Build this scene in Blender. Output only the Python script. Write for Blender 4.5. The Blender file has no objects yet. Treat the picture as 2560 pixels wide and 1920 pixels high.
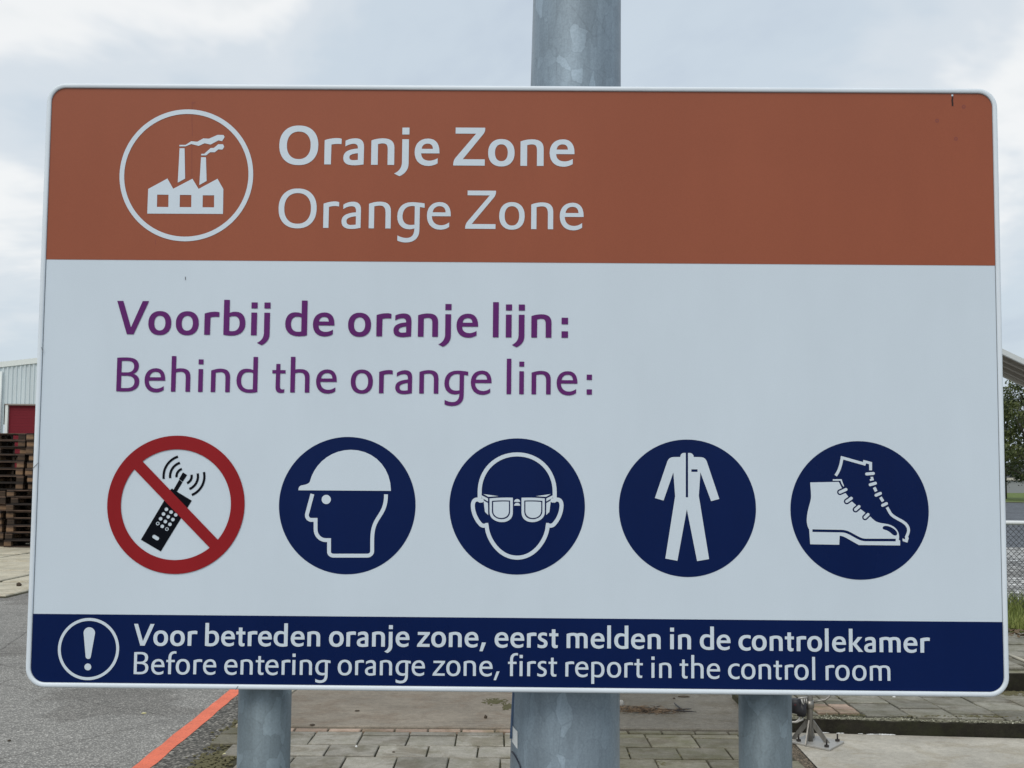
import bpy, bmesh, math, random
from mathutils import Vector, Matrix, Euler, noise as mnoise
from mathutils.geometry import delaunay_2d_cdt
R = math.radians
rnd = random.Random(7)
sc = bpy.context.scene
C = bpy.context.collection

# ------------------------------------------------------------ camera, sky, sun
FPX, CX, CY, HCAM = 3050.0, 1280.0, 960.0, 1.6       # focal length in photo pixels, eye height
PITCH, ROLL = R(4.201), R(0.496)
_f = Vector((0, math.cos(PITCH), math.sin(PITCH)))
_u0 = Vector((0, -math.sin(PITCH), math.cos(PITCH)))
_r0 = Vector((1, 0, 0))
_r = math.cos(ROLL) * _r0 + math.sin(ROLL) * _u0
_u = -math.sin(ROLL) * _r0 + math.cos(ROLL) * _u0
CAM = Vector((0, 0, HCAM))
cd = bpy.data.cameras.new('camera')
cd.sensor_width = 36; cd.lens = 36 * FPX / 2560
cd.clip_start = 0.05; cd.clip_end = 2000
cam = bpy.data.objects.new('camera', cd)
M = Matrix.Identity(4)
for i, v in enumerate((_r, _u, -_f)):
    for j in range(3):
        M[j][i] = v[j]
M.translation = CAM
cam.matrix_world = M
C.objects.link(cam); sc.camera = cam

SUN_EL, SUN_ROT = R(48), R(200)       # placed high behind the camera's left to brighten the sign face
w = bpy.data.worlds.new('World'); sc.world = w; w.use_nodes = True
nt = w.node_tree; N = nt.nodes; Lk = nt.links
for n in list(N): N.remove(n)
def nd(tree, typ, **kw):
    n = tree.nodes.new(typ)
    for k, v in kw.items():
        if hasattr(n, k): setattr(n, k, v)
    return n
out = nd(nt, 'ShaderNodeOutputWorld'); bg = nd(nt, 'ShaderNodeBackground')
sky = nd(nt, 'ShaderNodeTexSky', sky_type='NISHITA', sun_disc=False)
sky.sun_elevation = SUN_EL; sky.sun_rotation = SUN_ROT
sky.air_density = 1.2; sky.dust_density = 1.5
skm = nd(nt, 'ShaderNodeVectorMath', operation='SCALE'); skm.inputs['Scale'].default_value = 0.10
Lk.new(sky.outputs[0], skm.inputs[0])
tc = nd(nt, 'ShaderNodeTexCoord')
sep = nd(nt, 'ShaderNodeSeparateXYZ'); Lk.new(tc.outputs['Generated'], sep.inputs[0])
# clouds lie on a layer overhead: divide the direction by its height
zz = nd(nt, 'ShaderNodeMath', operation='MAXIMUM'); Lk.new(sep.outputs[2], zz.inputs[0]); zz.inputs[1].default_value = 0.0
zadd = nd(nt, 'ShaderNodeMath', operation='ADD'); Lk.new(zz.outputs[0], zadd.inputs[0]); zadd.inputs[1].default_value = 0.32
dx = nd(nt, 'ShaderNodeMath', operation='DIVIDE'); Lk.new(sep.outputs[0], dx.inputs[0]); Lk.new(zadd.outputs[0], dx.inputs[1])
dy = nd(nt, 'ShaderNodeMath', operation='DIVIDE'); Lk.new(sep.outputs[1], dy.inputs[0]); Lk.new(zadd.outputs[0], dy.inputs[1])
cmb = nd(nt, 'ShaderNodeCombineXYZ'); Lk.new(dx.outputs[0], cmb.inputs[0]); Lk.new(dy.outputs[0], cmb.inputs[1]); cmb.inputs[2].default_value = 27.35
n1 = nd(nt, 'ShaderNodeTexNoise'); n1.inputs['Scale'].default_value = 1.15; n1.inputs['Detail'].default_value = 6; n1.inputs['Roughness'].default_value = 0.56; n1.inputs['Distortion'].default_value = 0.25
Lk.new(cmb.outputs[0], n1.inputs['Vector'])
cr = nd(nt, 'ShaderNodeValToRGB'); Lk.new(n1.outputs[0], cr.inputs[0])
cr.color_ramp.interpolation = 'EASE'
e = cr.color_ramp.elements
stops = [(0.38, (0.555, 0.635, 0.735)), (0.48, (0.635, 0.72, 0.80)), (0.555, (0.73, 0.79, 0.845)), (0.625, (0.96, 0.97, 0.97)), (0.675, (0.84, 0.87, 0.885)), (0.77, (0.98, 0.985, 0.985))]
while len(e) < len(stops): e.new(1.0)
for k_, (p_, c_) in enumerate(stops): e[k_].position = p_; e[k_].color = (*c_, 1)
mixw = nd(nt, 'ShaderNodeMix', data_type='RGBA'); mixw.inputs['Factor'].default_value = 0.9
Lk.new(skm.outputs[0], mixw.inputs[6]); Lk.new(cr.outputs[0], mixw.inputs[7])
Lk.new(mixw.outputs[2], bg.inputs[0]); bg.inputs[1].default_value = 1.0
Lk.new(bg.outputs[0], out.inputs[0])

sd = bpy.data.lights.new('sun', 'SUN'); sd.energy = 1.5; sd.angle = R(35); sd.color = (1.0, 0.95, 0.87)
sun = bpy.data.objects.new('sun', sd); C.objects.link(sun)
sdir = Vector((math.sin(SUN_ROT) * math.cos(SUN_EL), math.cos(SUN_ROT) * math.cos(SUN_EL), math.sin(SUN_EL)))
sun.rotation_euler = sdir.to_track_quat('Z', 'Y').to_euler()
sc.view_settings.view_transform = 'Standard'; sc.view_settings.look = 'None'
sc.view_settings.exposure = 0.0; sc.view_settings.gamma = 1.0; sc.view_settings.use_curve_mapping = False

# ------------------------------------------------------------ survey: from the photo's points to real places
def ray(px, py):
    return (_r * ((px - CX) / FPX) - _u * ((py - CY) / FPX) + _f)
def G(px, py, z=0.0):                 # on the ground (or a level z)
    d = ray(px, py); t = (z - HCAM) / d.z
    return CAM + d * t
def A(px, py, Y):                     # on an upright plane at distance Y
    d = ray(px, py); return CAM + d * (Y / d.y)
SC_ = Vector((0.00943, 1.8895, 1.73943)); SYAW = -0.00866; SW, SH = 1.5, 0.94315
_ex = Vector((math.cos(SYAW), math.sin(SYAW), 0)); _en = Vector((math.sin(SYAW), -math.cos(SYAW), 0))
def S(px, py):                        # on the sign face, metres from its middle
    d = ray(px, py); t = (SC_ - CAM).dot(_en) / d.dot(_en)
    p = CAM + d * t - SC_
    return (p.dot(_ex), p.z)

# ------------------------------------------------------------ object helpers
def tag(o, label=None, cat=None, group=None, kind=None):
    if label: o['label'] = label
    if cat: o['category'] = cat
    if group: o['group'] = group
    if kind: o['kind'] = kind
    return o
def empty(name, loc=(0, 0, 0), rz=0.0):
    o = bpy.data.objects.new(name, None); C.objects.link(o)
    o.location = loc; o.rotation_euler = (0, 0, rz); o.empty_display_size = 0.1
    return o
def obj(name, bm_or_me, mat, parent=None, loc=None, smooth=False):
    if isinstance(bm_or_me, bmesh.types.BMesh):
        me = bpy.data.meshes.new(name); bm_or_me.to_mesh(me); bm_or_me.free()
    else:
        me = bm_or_me
    if mat is not None:
        ms = mat if isinstance(mat, (list, tuple)) else [mat]
        if not len(me.materials):
            for m in ms: me.materials.append(m)
    if smooth:
        for p in me.polygons: p.use_smooth = True
    o = bpy.data.objects.new(name, me); C.objects.link(o)
    if parent: o.parent = parent
    if loc is not None: o.location = loc
    return o
def box(bm, x0, x1, y0, y1, z0, z1, mi=0):
    vs = [bm.verts.new((x, y, z)) for z in (z0, z1) for y in (y0, y1) for x in (x0, x1)]
    for f in ((0, 2, 3, 1), (4, 5, 7, 6), (0, 1, 5, 4), (2, 6, 7, 3), (0, 4, 6, 2), (1, 3, 7, 5)):
        fc = bm.faces.new([vs[i] for i in f]); fc.material_index = mi
def bevel(bm, w, seg=1):
    bmesh.ops.bevel(bm, geom=bm.edges[:], offset=w, segments=seg, affect='EDGES', profile=0.6)
def boxobj(name, x0, x1, y0, y1, z0, z1, mat, parent=None, bw=0.0, loc=None):
    bm = bmesh.new(); box(bm, x0, x1, y0, y1, z0, z1)
    if bw: bevel(bm, bw)
    return obj(name, bm, mat, parent, loc)
def tube(bm, pts, rad, n=12, cap=True, smooth=True):
    pts = [Vector(p) for p in pts]
    rads = rad if isinstance(rad, (list, tuple)) else [rad] * len(pts)
    rings = []; prev = None
    for i, p in enumerate(pts):
        t = (pts[min(i + 1, len(pts) - 1)] - pts[max(i - 1, 0)]).normalized()
        if prev is None:
            a = Vector((1, 0, 0)) if abs(t.x) < 0.8 else Vector((0, 1, 0))
            nrm = (a - t * a.dot(t)).normalized()
        else:
            nrm = (prev - t * prev.dot(t)).normalized()
        prev = nrm; b = t.cross(nrm)
        rings.append([bm.verts.new(p + (nrm * math.cos(2 * math.pi * k / n) + b * math.sin(2 * math.pi * k / n)) * rads[i]) for k in range(n)])
    for i in range(len(rings) - 1):
        for k in range(n):
            f = bm.faces.new((rings[i][k], rings[i][(k + 1) % n], rings[i + 1][(k + 1) % n], rings[i + 1][k])); f.smooth = smooth
    if cap:
        bm.faces.new(rings[0][::-1]); bm.faces.new(rings[-1])
def sheet(name, pts, z, mat, parent=None, kind='structure'):
    bm = bmesh.new(); bm.faces.new([bm.verts.new((p[0], p[1], z)) for p in pts])
    bmesh.ops.recalc_face_normals(bm, faces=bm.faces[:])
    for f in bm.faces:
        if f.normal.z < 0: f.normal_flip()
    o = obj(name, bm, mat, parent)
    if kind: o['kind'] = kind
    return o

# ------------------------------------------------------------ material helpers
def mat(name, base=(0.5, 0.5, 0.5), rough=0.7, metal=0.0, spec=0.5, coat=0.0):
    m = bpy.data.materials.new(name); m.use_nodes = True
    b = m.node_tree.nodes['Principled BSDF']
    b.inputs['Base Color'].default_value = (*base, 1); b.inputs['Roughness'].default_value = rough
    b.inputs['Metallic'].default_value = metal; b.inputs['Specular IOR Level'].default_value = spec
    b.inputs['Coat Weight'].default_value = coat
    return m
def objcoord(t, obj_space=True):
    tc = t.nodes.new('ShaderNodeTexCoord')
    return tc.outputs['Object']
def noisen(t, vec, scale, detail=4, rough=0.55, dist=0.0):
    n = t.nodes.new('ShaderNodeTexNoise'); n.inputs['Scale'].default_value = scale
    n.inputs['Detail'].default_value = detail; n.inputs['Roughness'].default_value = rough
    n.inputs['Distortion'].default_value = dist
    t.links.new(vec, n.inputs['Vector']); return n.outputs[0]
def ramp(t, fac, stops, interp='LINEAR'):
    r = t.nodes.new('ShaderNodeValToRGB'); t.links.new(fac, r.inputs[0]); r.color_ramp.interpolation = interp
    el = r.color_ramp.elements
    while len(el) > len(stops): el.remove(el[-1])
    while len(el) < len(stops): el.new(1.0)
    for e, (p, c) in zip(el, stops):
        e.position = p; e.color = (*c, 1) if len(c) == 3 else c
    return r.outputs[0]
def mixc(t, a, b, fac, mode='MIX'):
    m = t.nodes.new('ShaderNodeMix'); m.data_type = 'RGBA'; m.blend_type = mode
    for s, v in ((0, fac), (6, a), (7, b)):
        if isinstance(v, bpy.types.NodeSocket): t.links.new(v, m.inputs[s])
        else: m.inputs[s].default_value = v if s == 0 else (*v, 1)
    return m.outputs[2]
def mapping(t, vec, scale=(1, 1, 1), loc=(0, 0, 0)):
    m = t.nodes.new('ShaderNodeMapping'); m.inputs['Scale'].default_value = scale; m.inputs['Location'].default_value = loc
    t.links.new(vec, m.inputs['Vector']); return m.outputs[0]
def bump(t, h, strength=0.3, dist=0.01):
    b = t.nodes.new('ShaderNodeBump'); b.inputs['Strength'].default_value = strength; b.inputs['Distance'].default_value = dist
    t.links.new(h, b.inputs['Height']); t.links.new(b.outputs[0], t.nodes['Principled BSDF'].inputs['Normal'])
def setc(m, col): m.node_tree.links.new(col, m.node_tree.nodes['Principled BSDF'].inputs['Base Color'])
def voro(t, vec, scale, feature='F1', out='Distance', rnd_=1.0):
    v = t.nodes.new('ShaderNodeTexVoronoi'); v.feature = feature; v.inputs['Scale'].default_value = scale
    v.inputs['Randomness'].default_value = rnd_
    t.links.new(vec, v.inputs['Vector']); return v.outputs[out]
def objrandom(t):
    return t.nodes.new('ShaderNodeObjectInfo').outputs['Random']
def bright(t, col, fac, lo, hi):      # multiply colour by a range picked by fac
    g = ramp(t, fac, [(0.27, (lo,) * 3), (0.73, (hi,) * 3)])
    return mixc(t, col, g, 1.0, 'MULTIPLY')

def film(name, base, grain=0.05, rough=0.38, dirt=0.06, spec=0.35):
    """retroreflective sheeting: satin, with fine grain and faint weathering"""
    m = mat(name, base, rough, 0, spec, 0.0); t = m.node_tree; v = objcoord(t)
    g = noisen(t, v, 900, 2, 0.6); big = noisen(t, mapping(t, v, (1, 1, 0.6)), 3.5, 7, 0.6); mid = noisen(t, mapping(t, v, (30, 30, 6)), 1, 3)
    c = bright(t, mixc(t, base, base, 0.0), g, 1 - grain, 1 + grain)
    c = bright(t, c, ramp(t, big, [(0.3, (0, 0, 0)), (0.7, (1, 1, 1))]), 1 - dirt, 1 + dirt * 0.5)
    c = bright(t, c, mid, 1 - dirt * 0.5, 1 + dirt * 0.4)
    setc(m, c)
    t.links.new(ramp(t, big, [(0.3, (rough - 0.05,) * 3), (0.7, (rough + 0.1,) * 3)]), t.nodes['Principled BSDF'].inputs['Roughness'])
    bump(t, noisen(t, v, 160, 3), 0.04, 0.001)
    return m
M_white = film('white reflective film', (0.60, 0.685, 0.762), 0.045, dirt=0.018)
M_orange = film('orange reflective film', (0.295, 0.081, 0.039), 0.07, dirt=0.03, spec=0.30)
M_navy = film('navy film', (0.0003, 0.0100, 0.070), 0.05, 0.28, spec=0.16)
M_red = film('red film', (0.27, 0.010, 0.014), 0.05, spec=0.2)
M_black = film('black film', (0.002, 0.003, 0.007), 0.05, spec=0.1)
M_purple = film('purple film', (0.118, 0.022, 0.145), 0.04, spec=0.12)
M_frame = mat('frame paint', (0.70, 0.77, 0.83), 0.35)
t = M_frame.node_tree; v = objcoord(t)
c = bright(t, mixc(t, (0.70, 0.77, 0.83), (0.42, 0.46, 0.46), ramp(t, noisen(t, v, 25, 6, 0.7), [(0.62, (0, 0, 0)), (0.8, (0.35,) * 3)])), noisen(t, v, 5), 0.92, 1.05)
setc(M_frame, c)
M_dirt = mat('dark stain', (0.03, 0.015, 0.015), 0.9)
M_ghost = mat('faded ring', (0.22, 0.050, 0.032), 0.5)
M_edge_shadow = mat('painted edge shadow', (0.16, 0.18, 0.20), 0.8)

def galv(name, tint=(0.30, 0.355, 0.40), metal=0.35, scale=1.0):
    m = mat(name, tint, 0.5, metal, 0.5); t = m.node_tree; v = objcoord(t)
    warp = noisen(t, v, 14 * scale, 5, 0.65)
    spang = voro(t, mapping(t, v, (1, 1, 0.45)), 26 * scale, 'F1', 'Color')
    wv_ = t.nodes.new('ShaderNodeTexNoise'); wv_.inputs['Scale'].default_value = 9 * scale; wv_.inputs['Detail'].default_value = 5; t.links.new(v, wv_.inputs['Vector'])
    wadd = t.nodes.new('ShaderNodeVectorMath'); wadd.operation = 'MULTIPLY_ADD'; t.links.new(wv_.outputs['Color'], wadd.inputs[0]); wadd.inputs[1].default_value = (0.055, 0.055, 0.09); t.links.new(mapping(t, v, (1, 1, 0.45)), wadd.inputs[2])
    blot = voro(t, wadd.outputs[0], 52 * scale, 'F1', 'Color'); sbl = t.nodes.new('ShaderNodeSeparateColor'); t.links.new(blot, sbl.inputs[0])
    patch = ramp(t, sbl.outputs[0], [(0.0, (0.90,) * 3), (0.6, (0.98,) * 3), (0.86, (1.02,) * 3), (0.88, (1.15,) * 3), (1.0, (1.22,) * 3)])
    low = ramp(t, noisen(t, mapping(t, v, (1, 1, 0.45)), 12 * scale, 7, 0.65), [(0.33, (0.84,) * 3), (0.67, (1.14,) * 3)])
    c = mixc(t, mixc(t, tint, patch, 1.0, 'MULTIPLY'), low, 1.0, 'MULTIPLY')
    edge = ramp(t, voro(t, wadd.outputs[0], 52 * scale, 'DISTANCE_TO_EDGE'), [(0.0, (0.84,) * 3), (0.05, (1,) * 3)])
    c = mixc(t, c, edge, 0.6, 'MULTIPLY')
    sb = t.nodes.new('ShaderNodeSeparateColor'); t.links.new(spang, sb.inputs[0])
    c = bright(t, c, sb.outputs[0], 0.96, 1.04)
    streak = ramp(t, noisen(t, mapping(t, v, (70, 70, 3)), 1, 4, 0.6), [(0.35, (0.92,) * 3), (0.65, (1.05,) * 3)])
    c = mixc(t, c, streak, 1.0, 'MULTIPLY')
    cracks = ramp(t, voro(t, mapping(t, v, (1, 1, 0.5), (0.3, 0.1, 0)), 16 * scale, 'DISTANCE_TO_EDGE'), [(0.0, (0.55,) * 3), (0.018, (1,) * 3)])
    c = mixc(t, c, cracks, ramp(t, noisen(t, v, 9), [(0.5, (0,) * 3), (0.68, (0.7,) * 3)]), 'MULTIPLY')
    c = bright(t, c, noisen(t, v, 300, 2), 0.9, 1.1)
    setc(m, c)
    t.links.new(ramp(t, warp, [(0.3, (0.38,) * 3), (0.7, (0.62,) * 3)]), t.nodes['Principled BSDF'].inputs['Roughness'])
    bump(t, noisen(t, v, 60, 6, 0.7), 0.12, 0.004)
    return m
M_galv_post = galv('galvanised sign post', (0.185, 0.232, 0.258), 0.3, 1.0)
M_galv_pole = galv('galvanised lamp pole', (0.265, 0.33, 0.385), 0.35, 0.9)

def asphalt(name, dark, light, grain=120, tone=1.0):
    m = mat(name, light, 0.9, 0, 0.3); t = m.node_tree; v = objcoord(t)
    g = voro(t, v, grain, 'F1', 'Color'); sb = t.nodes.new('ShaderNodeSeparateColor'); t.links.new(g, sb.inputs[0])
    d = voro(t, v, grain, 'F1', 'Distance')
    c = ramp(t, sb.outputs[0], [(0.0, dark), (0.55, tuple((a + b) / 2 for a, b in zip(dark, light))), (0.85, light), (1.0, tuple(min(1, x * 1.6) for x in light))])
    c = mixc(t, c, dark, ramp(t, d, [(0.45, (0,) * 3), (0.75, (0.85,) * 3)]))
    c = bright(t, c, noisen(t, v, 0.9, 7, 0.62), 0.80 * tone, 1.14 * tone)
    c = mixc(t, c, (0.72, 0.71, 0.70), ramp(t, noisen(t, mapping(t, v, (1, 1, 1), (4, 2, 0)), 0.55, 3, 0.5, 0.6), [(0.56, (0,) * 3), (0.585, (0.8,) * 3)]), 'MULTIPLY')
    c = mixc(t, c, (0.35, 0.34, 0.33), ramp(t, voro(t, mixc(t, v, noisen(t, v, 3, 4), 0.15), 0.65, 'DISTANCE_TO_EDGE'), [(0.0, (0.7,) * 3), (0.006, (0,) * 3)]), 'MULTIPLY')
    c = bright(t, c, noisen(t, v, 11, 5, 0.75), 0.84, 1.16)
    setc(m, c)
    h = mixc(t, d, noisen(t, v, grain * 0.6, 3), 0.5)
    bump(t, h, 0.7, 0.006)
    return m
M_asphalt = asphalt('worn grey asphalt', (0.155, 0.151, 0.141), (0.37, 0.358, 0.33), 110)
M_asphalt2 = asphalt('darker coarse asphalt', (0.045, 0.043, 0.038), (0.25, 0.235, 0.205), 60)
M_road = asphalt('far road asphalt', (0.085, 0.095, 0.11), (0.15, 0.165, 0.185), 10)
M_road_pale = asphalt('pale ground with painted wet glints', (0.16, 0.16, 0.155), (0.62, 0.63, 0.62), 9)  # bright specks put the wet reflections into the colour

def concrete(name, base, moss=0.0, mossc=(0.10, 0.11, 0.035), stain=(0.5, 0.45, 0.36), grain=1.0, perobj=0.0, streak=0.0):
    m = mat(name, base, 0.88, 0, 0.3); t = m.node_tree
    gn = t.nodes.new('ShaderNodeNewGeometry').outputs['Position']
    c = bright(t, mixc(t, base, base, 0.0), noisen(t, gn, 1.7, 7, 0.62), 0.74, 1.26)
    st = ramp(t, noisen(t, gn, 4.3, 7, 0.65, 0.4), [(0.50, (0,) * 3), (0.60, (0.55,) * 3), (0.75, (0.75,) * 3)])
    c = mixc(t, c, tuple(a * b for a, b in zip(base, stain)), st)
    if streak: c = bright(t, c, noisen(t, mapping(t, gn, (0.8, 9, 1)), 3, 6, 0.7), 1 - streak, 1 + streak)
    c = bright(t, c, noisen(t, gn, 26, 6, 0.75), 1 - 0.22 * grain, 1 + 0.22 * grain)
    c = bright(t, c, noisen(t, gn, 140, 3, 0.7), 1 - 0.22 * grain, 1 + 0.25 * grain)
    spk = ramp(t, voro(t, gn, 85), [(0.0, (1.0,) * 3), (0.13, (0.0,) * 3)])
    c = mixc(t, c, (min(1, base[0] * 2.6), min(1, base[1] * 2.6), min(1, base[2] * 2.6)), mixc(t, (0, 0, 0), spk, ramp(t, noisen(t, gn, 19, 2), [(0.55, (0,) * 3), (0.63, (0.7 * grain,) * 3)])))
    pits = ramp(t, voro(t, mapping(t, gn, (1, 1, 1), (3.3, 1.7, 0)), 70), [(0.0, (0.40,) * 3), (0.16, (1,) * 3)])
    c = mixc(t, c, pits, ramp(t, noisen(t, gn, 11), [(0.5, (0,) * 3), (0.62, (0.9,) * 3)]), 'MULTIPLY')
    if moss > 0:
        c = mixc(t, c, mossc, ramp(t, noisen(t, gn, 5.5, 8, 0.72), [(0.52 - 0.18 * moss, (0,) * 3), (0.80 - 0.14 * moss, (0.8,) * 3)]))
    if perobj:
        c = bright(t, c, objrandom(t), 1 - perobj, 1 + perobj)
    setc(m, c)
    bump(t, noisen(t, gn, 70, 8, 0.75), 0.6, 0.008)
    return m
M_tile = concrete('paving tile concrete', (0.29, 0.272, 0.232), 0.3, (0.135, 0.13, 0.08), perobj=0.14)
M_tile_moss = concrete('mossy paving tile concrete', (0.20, 0.185, 0.145), 0.7, (0.10, 0.098, 0.045), perobj=0.16)
M_tile_grey = concrete('raised path tile concrete', (0.225, 0.215, 0.18), 0.45, (0.13, 0.13, 0.085), perobj=0.14)
M_brickpink = concrete('pink clay paver', (0.36, 0.265, 0.205), 0.15, perobj=0.15)
M_slab_a = concrete('brownish slab concrete', (0.225, 0.195, 0.155), 0.0, stain=(0.80, 0.72, 0.66), streak=0.14)
M_slab_b = concrete('dark slab concrete', (0.14, 0.128, 0.105), 0.0, stain=(0.8, 0.75, 0.65), grain=1.2, streak=0.10)
M_apron = concrete('pale concrete apron', (0.41, 0.385, 0.33), 0.0, stain=(0.78, 0.74, 0.66), grain=0.8)
M_plate = concrete('large yard slab concrete', (0.50, 0.46, 0.36), 0.0, stain=(0.75, 0.7, 0.6), perobj=0.08)
M_kerb = concrete('mossy kerb concrete with painted shade', (0.018, 0.016, 0.011), 0.5, (0.03, 0.034, 0.012), grain=1.6)  # colour holds dark moss and painted shade of the camera-facing side
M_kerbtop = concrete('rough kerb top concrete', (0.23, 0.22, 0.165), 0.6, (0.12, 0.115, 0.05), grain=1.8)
M_soil = concrete('mossy joint soil', (0.045, 0.040, 0.024), 0.7, (0.055, 0.060, 0.016), grain=1.6)
M_gravel = asphalt('brown gritty verge', (0.045, 0.038, 0.026), (0.23, 0.18, 0.125), 130)

# ------------------------------------------------------------ ground and yards
def rect(x0, x1, y0, y1): return [(x0, y0), (x1, y0), (x1, y1), (x0, y1)]
sheet('ground', rect(-700, 700, -200, 1400), 0.0, M_asphalt)
# two-metre yard slabs at the far left, each its own piece
yard = empty('concrete_yard'); yard['kind'] = 'structure'
sheet('slab_bed', rect(-40, -6.27, 15.35, 45), 0.004, M_soil, yard, None)
P1 = 1.9
xs = [-6.28, -7.22]
while xs[-1] > -24: xs.append(xs[-1] - P1)
ys = [15.4 + P1 * k for k in range(0, 16)]
slab_me = {}
def slabmesh(w_, d_, h, b=0.012):
    k = (round(w_, 3), round(d_, 3), h)
    if k not in slab_me:
        bm = bmesh.new(); box(bm, -w_ / 2, w_ / 2, -d_ / 2, d_ / 2, -h, 0)
        top = [e for e in bm.edges if all(abs(v.co.z) < 1e-6 for v in e.verts)]
        bmesh.ops.bevel(bm, geom=top, offset=b, segments=1, affect='EDGES')
        me = bpy.data.meshes.new('slab'); bm.to_mesh(me); bm.free(); slab_me[k] = me
    return slab_me[k]
for i in range(len(xs) - 1):
    for j in range(len(ys) - 1):
        w_ = xs[i] - xs[i + 1] - 0.10; d_ = P1 - 0.15
        me = slabmesh(w_, d_, 0.02)
        o = obj('yard_slab', me, M_plate, yard, ((xs[i] + xs[i + 1]) / 2, ys[j] + P1 / 2, 0.026 + rnd.uniform(-0.004, 0.004)))
        o.rotation_euler = (rnd.uniform(-0.002, 0.002), rnd.uniform(-0.002, 0.002), rnd.uniform(-0.004, 0.004))

# orange line painted on the asphalt
M_line = mat('orange road paint', (0.78, 0.17, 0.085), 0.75); t = M_line.node_tree; v = objcoord(t)
c = bright(t, mixc(t, (0.78, 0.17, 0.085), (0.78, 0.17, 0.085), 0.0), noisen(t, v, 8, 5), 0.88, 1.1)
sp = ramp(t, noisen(t, v, 75, 4, 0.65), [(0.55, (0,) * 3), (0.68, (0.75,) * 3)])
c = mixc(t, c, (0.36, 0.065, 0.04), sp)
c = bright(t, c, noisen(t, v, 2.5, 5, 0.7), 0.8, 1.1); setc(M_line, c); bump(t, noisen(t, v, 90, 4), 0.5, 0.004)
la, lb = G(332.7, 1920), G(577.2, 1723.3); ra, rb = G(379, 1920), G(596.6, 1737)
dl = (lb - la); dr = (rb - ra)
dm = (dl.normalized() + dr.normalized()).normalized()
mid = (la + ra) / 2; n_ = Vector((dm.y, -dm.x, 0))
hw = abs((ra - la).dot(n_)) / 2
ctr = (lb + rb) / 2
p0 = mid - dm * 3.2; p1 = mid + dm * 14
nseg = 120; bm = bmesh.new(); prevv = None
for k in range(nseg + 1):
    p = p0.lerp(p1, k / nseg)
    j1 = rnd.uniform(-1, 1) * 0.0045; j2 = rnd.uniform(-1, 1) * 0.0045
    a_ = bm.verts.new((p.x - n_.x * (hw + j1), p.y - n_.y * (hw + j1), 0.006)); b_ = bm.verts.new((p.x + n_.x * (hw + j2), p.y + n_.y * (hw + j2), 0.006))
    if prevv: bm.faces.new((prevv[0], prevv[1], b_, a_))
    prevv = (a_, b_)
bmesh.ops.recalc_face_normals(bm, faces=bm.faces[:])
o = obj('painted_line', bm, M_line); tag(o, kind='structure')
LINE_P, LINE_D, LINE_N = mid, dm, n_

# darker coarse strip of asphalt between the line and the tiles
e0, e1 = G(503, 1920), G(600, 1820)
ed = (e1 - e0).normalized()
q0 = mid + n_ * hw - dm * 3.2; q1 = mid + n_ * hw + dm * 5
sheet('asphalt_strip', [(q0.x, q0.y), ((e0 - ed * 3).x + .15, (e0 - ed * 3).y), (e1.x + .25, e1.y + 0.2), (q1.x, q1.y)], 0.004, M_asphalt2)

# tile paving behind the sign posts
def Yat(py, px=1000): return G(px, py).y
yb = [Yat(1830.3), Yat(1838.6), Yat(1848), Yat(1873.3), Yat(1902.3)]
rowd = 0.30
pave = empty('tile_paving'); pave['kind'] = 'structure'
X0P, X1P = G(480, 1920).x - 1.5, G(1925, 1900).x
Xr = G(1990, 1915).x + 0.02
sheet('joint_bed', [(e0.x - ed.x * 3.6, e0.y - ed.y * 3.6), (Xr, e0.y - ed.y * 3.6), (Xr, yb[0] + 0.01), (e1.x, yb[0] + 0.01), (e1.x, e1.y)], 0.008, M_soil, pave, None)
def leftlimit(y):
    return e0.x + ed.x * (y - e0.y) / ed.y
def tilemesh(w_, d_, h, seed, b=0.004):
    k = ('t', round(w_, 3), round(d_, 3), h, seed)
    if k not in slab_me:
        r2 = random.Random(seed); bm = bmesh.new(); box(bm, -w_ / 2, w_ / 2, -d_ / 2, d_ / 2, -h, 0)
        for vv in bm.verts: vv.co += Vector((r2.uniform(-1, 1) * 0.003, r2.uniform(-1, 1) * 0.003, 0))
        top = [e for e in bm.edges if all(abs(v.co.z) < 1e-6 for v in e.verts)]
        bmesh.ops.bevel(bm, geom=top, offset=b, segments=1, affect='EDGES')
        me = bpy.data.meshes.new('tile'); bm.to_mesh(me); bm.free(); slab_me[k] = me
    return slab_me[k]
mossX = G(1420, 1870).x
def tile_row(y0, y1, phase, wid, mat_a=M_tile, gap=0.010, name='paving_tile', h=0.02, z=0.024):
    x = phase
    while x > X0P: x -= wid
    while x < X1P + wid:
        xa, xb = x + gap / 2, x + wid - gap / 2
        if (xa + xb) / 2 > leftlimit((y0 + y1) / 2) + 0.05 and xa < X1P:
            xb = min(xb, Xr)
            mm = mat_a if G(600, 1870).x < (xa + xb) / 2 < mossX else M_tile_moss
            me = tilemesh(xb - xa, (y1 - y0) - gap - 0.016, h, rnd.randrange(5))
            me2 = me.copy() if me.materials and me.materials[0] != mm else me
            if me2 is not me: me2.materials.clear()
            o = obj(name, me2, mm, pave, ((xa + xb) / 2, (y0 + y1) / 2, z + rnd.uniform(-0.003, 0.003)))
            o.rotation_euler = (rnd.uniform(-.006, .006), rnd.uniform(-.006, .006), rnd.uniform(-.012, .012))
        x += wid
w1 = G(890, 1873).x - G(766, 1873).x
w2 = G(936, 1901).x - G(807, 1901).x
tile_row(yb[1], yb[0], G(735, 1834).x, 0.205, M_brickpink, 0.012, 'edge_brick')
tile_row(yb[2], yb[1], G(790, 1840).x, w1 * 1.0, gap=0.010)
tile_row(yb[3], yb[2], G(766, 1873).x, w1)
tile_row(yb[4], yb[3], G(807, 1901).x, w2)
yr = yb[4]
ph = G(857, 1917).x
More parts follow.
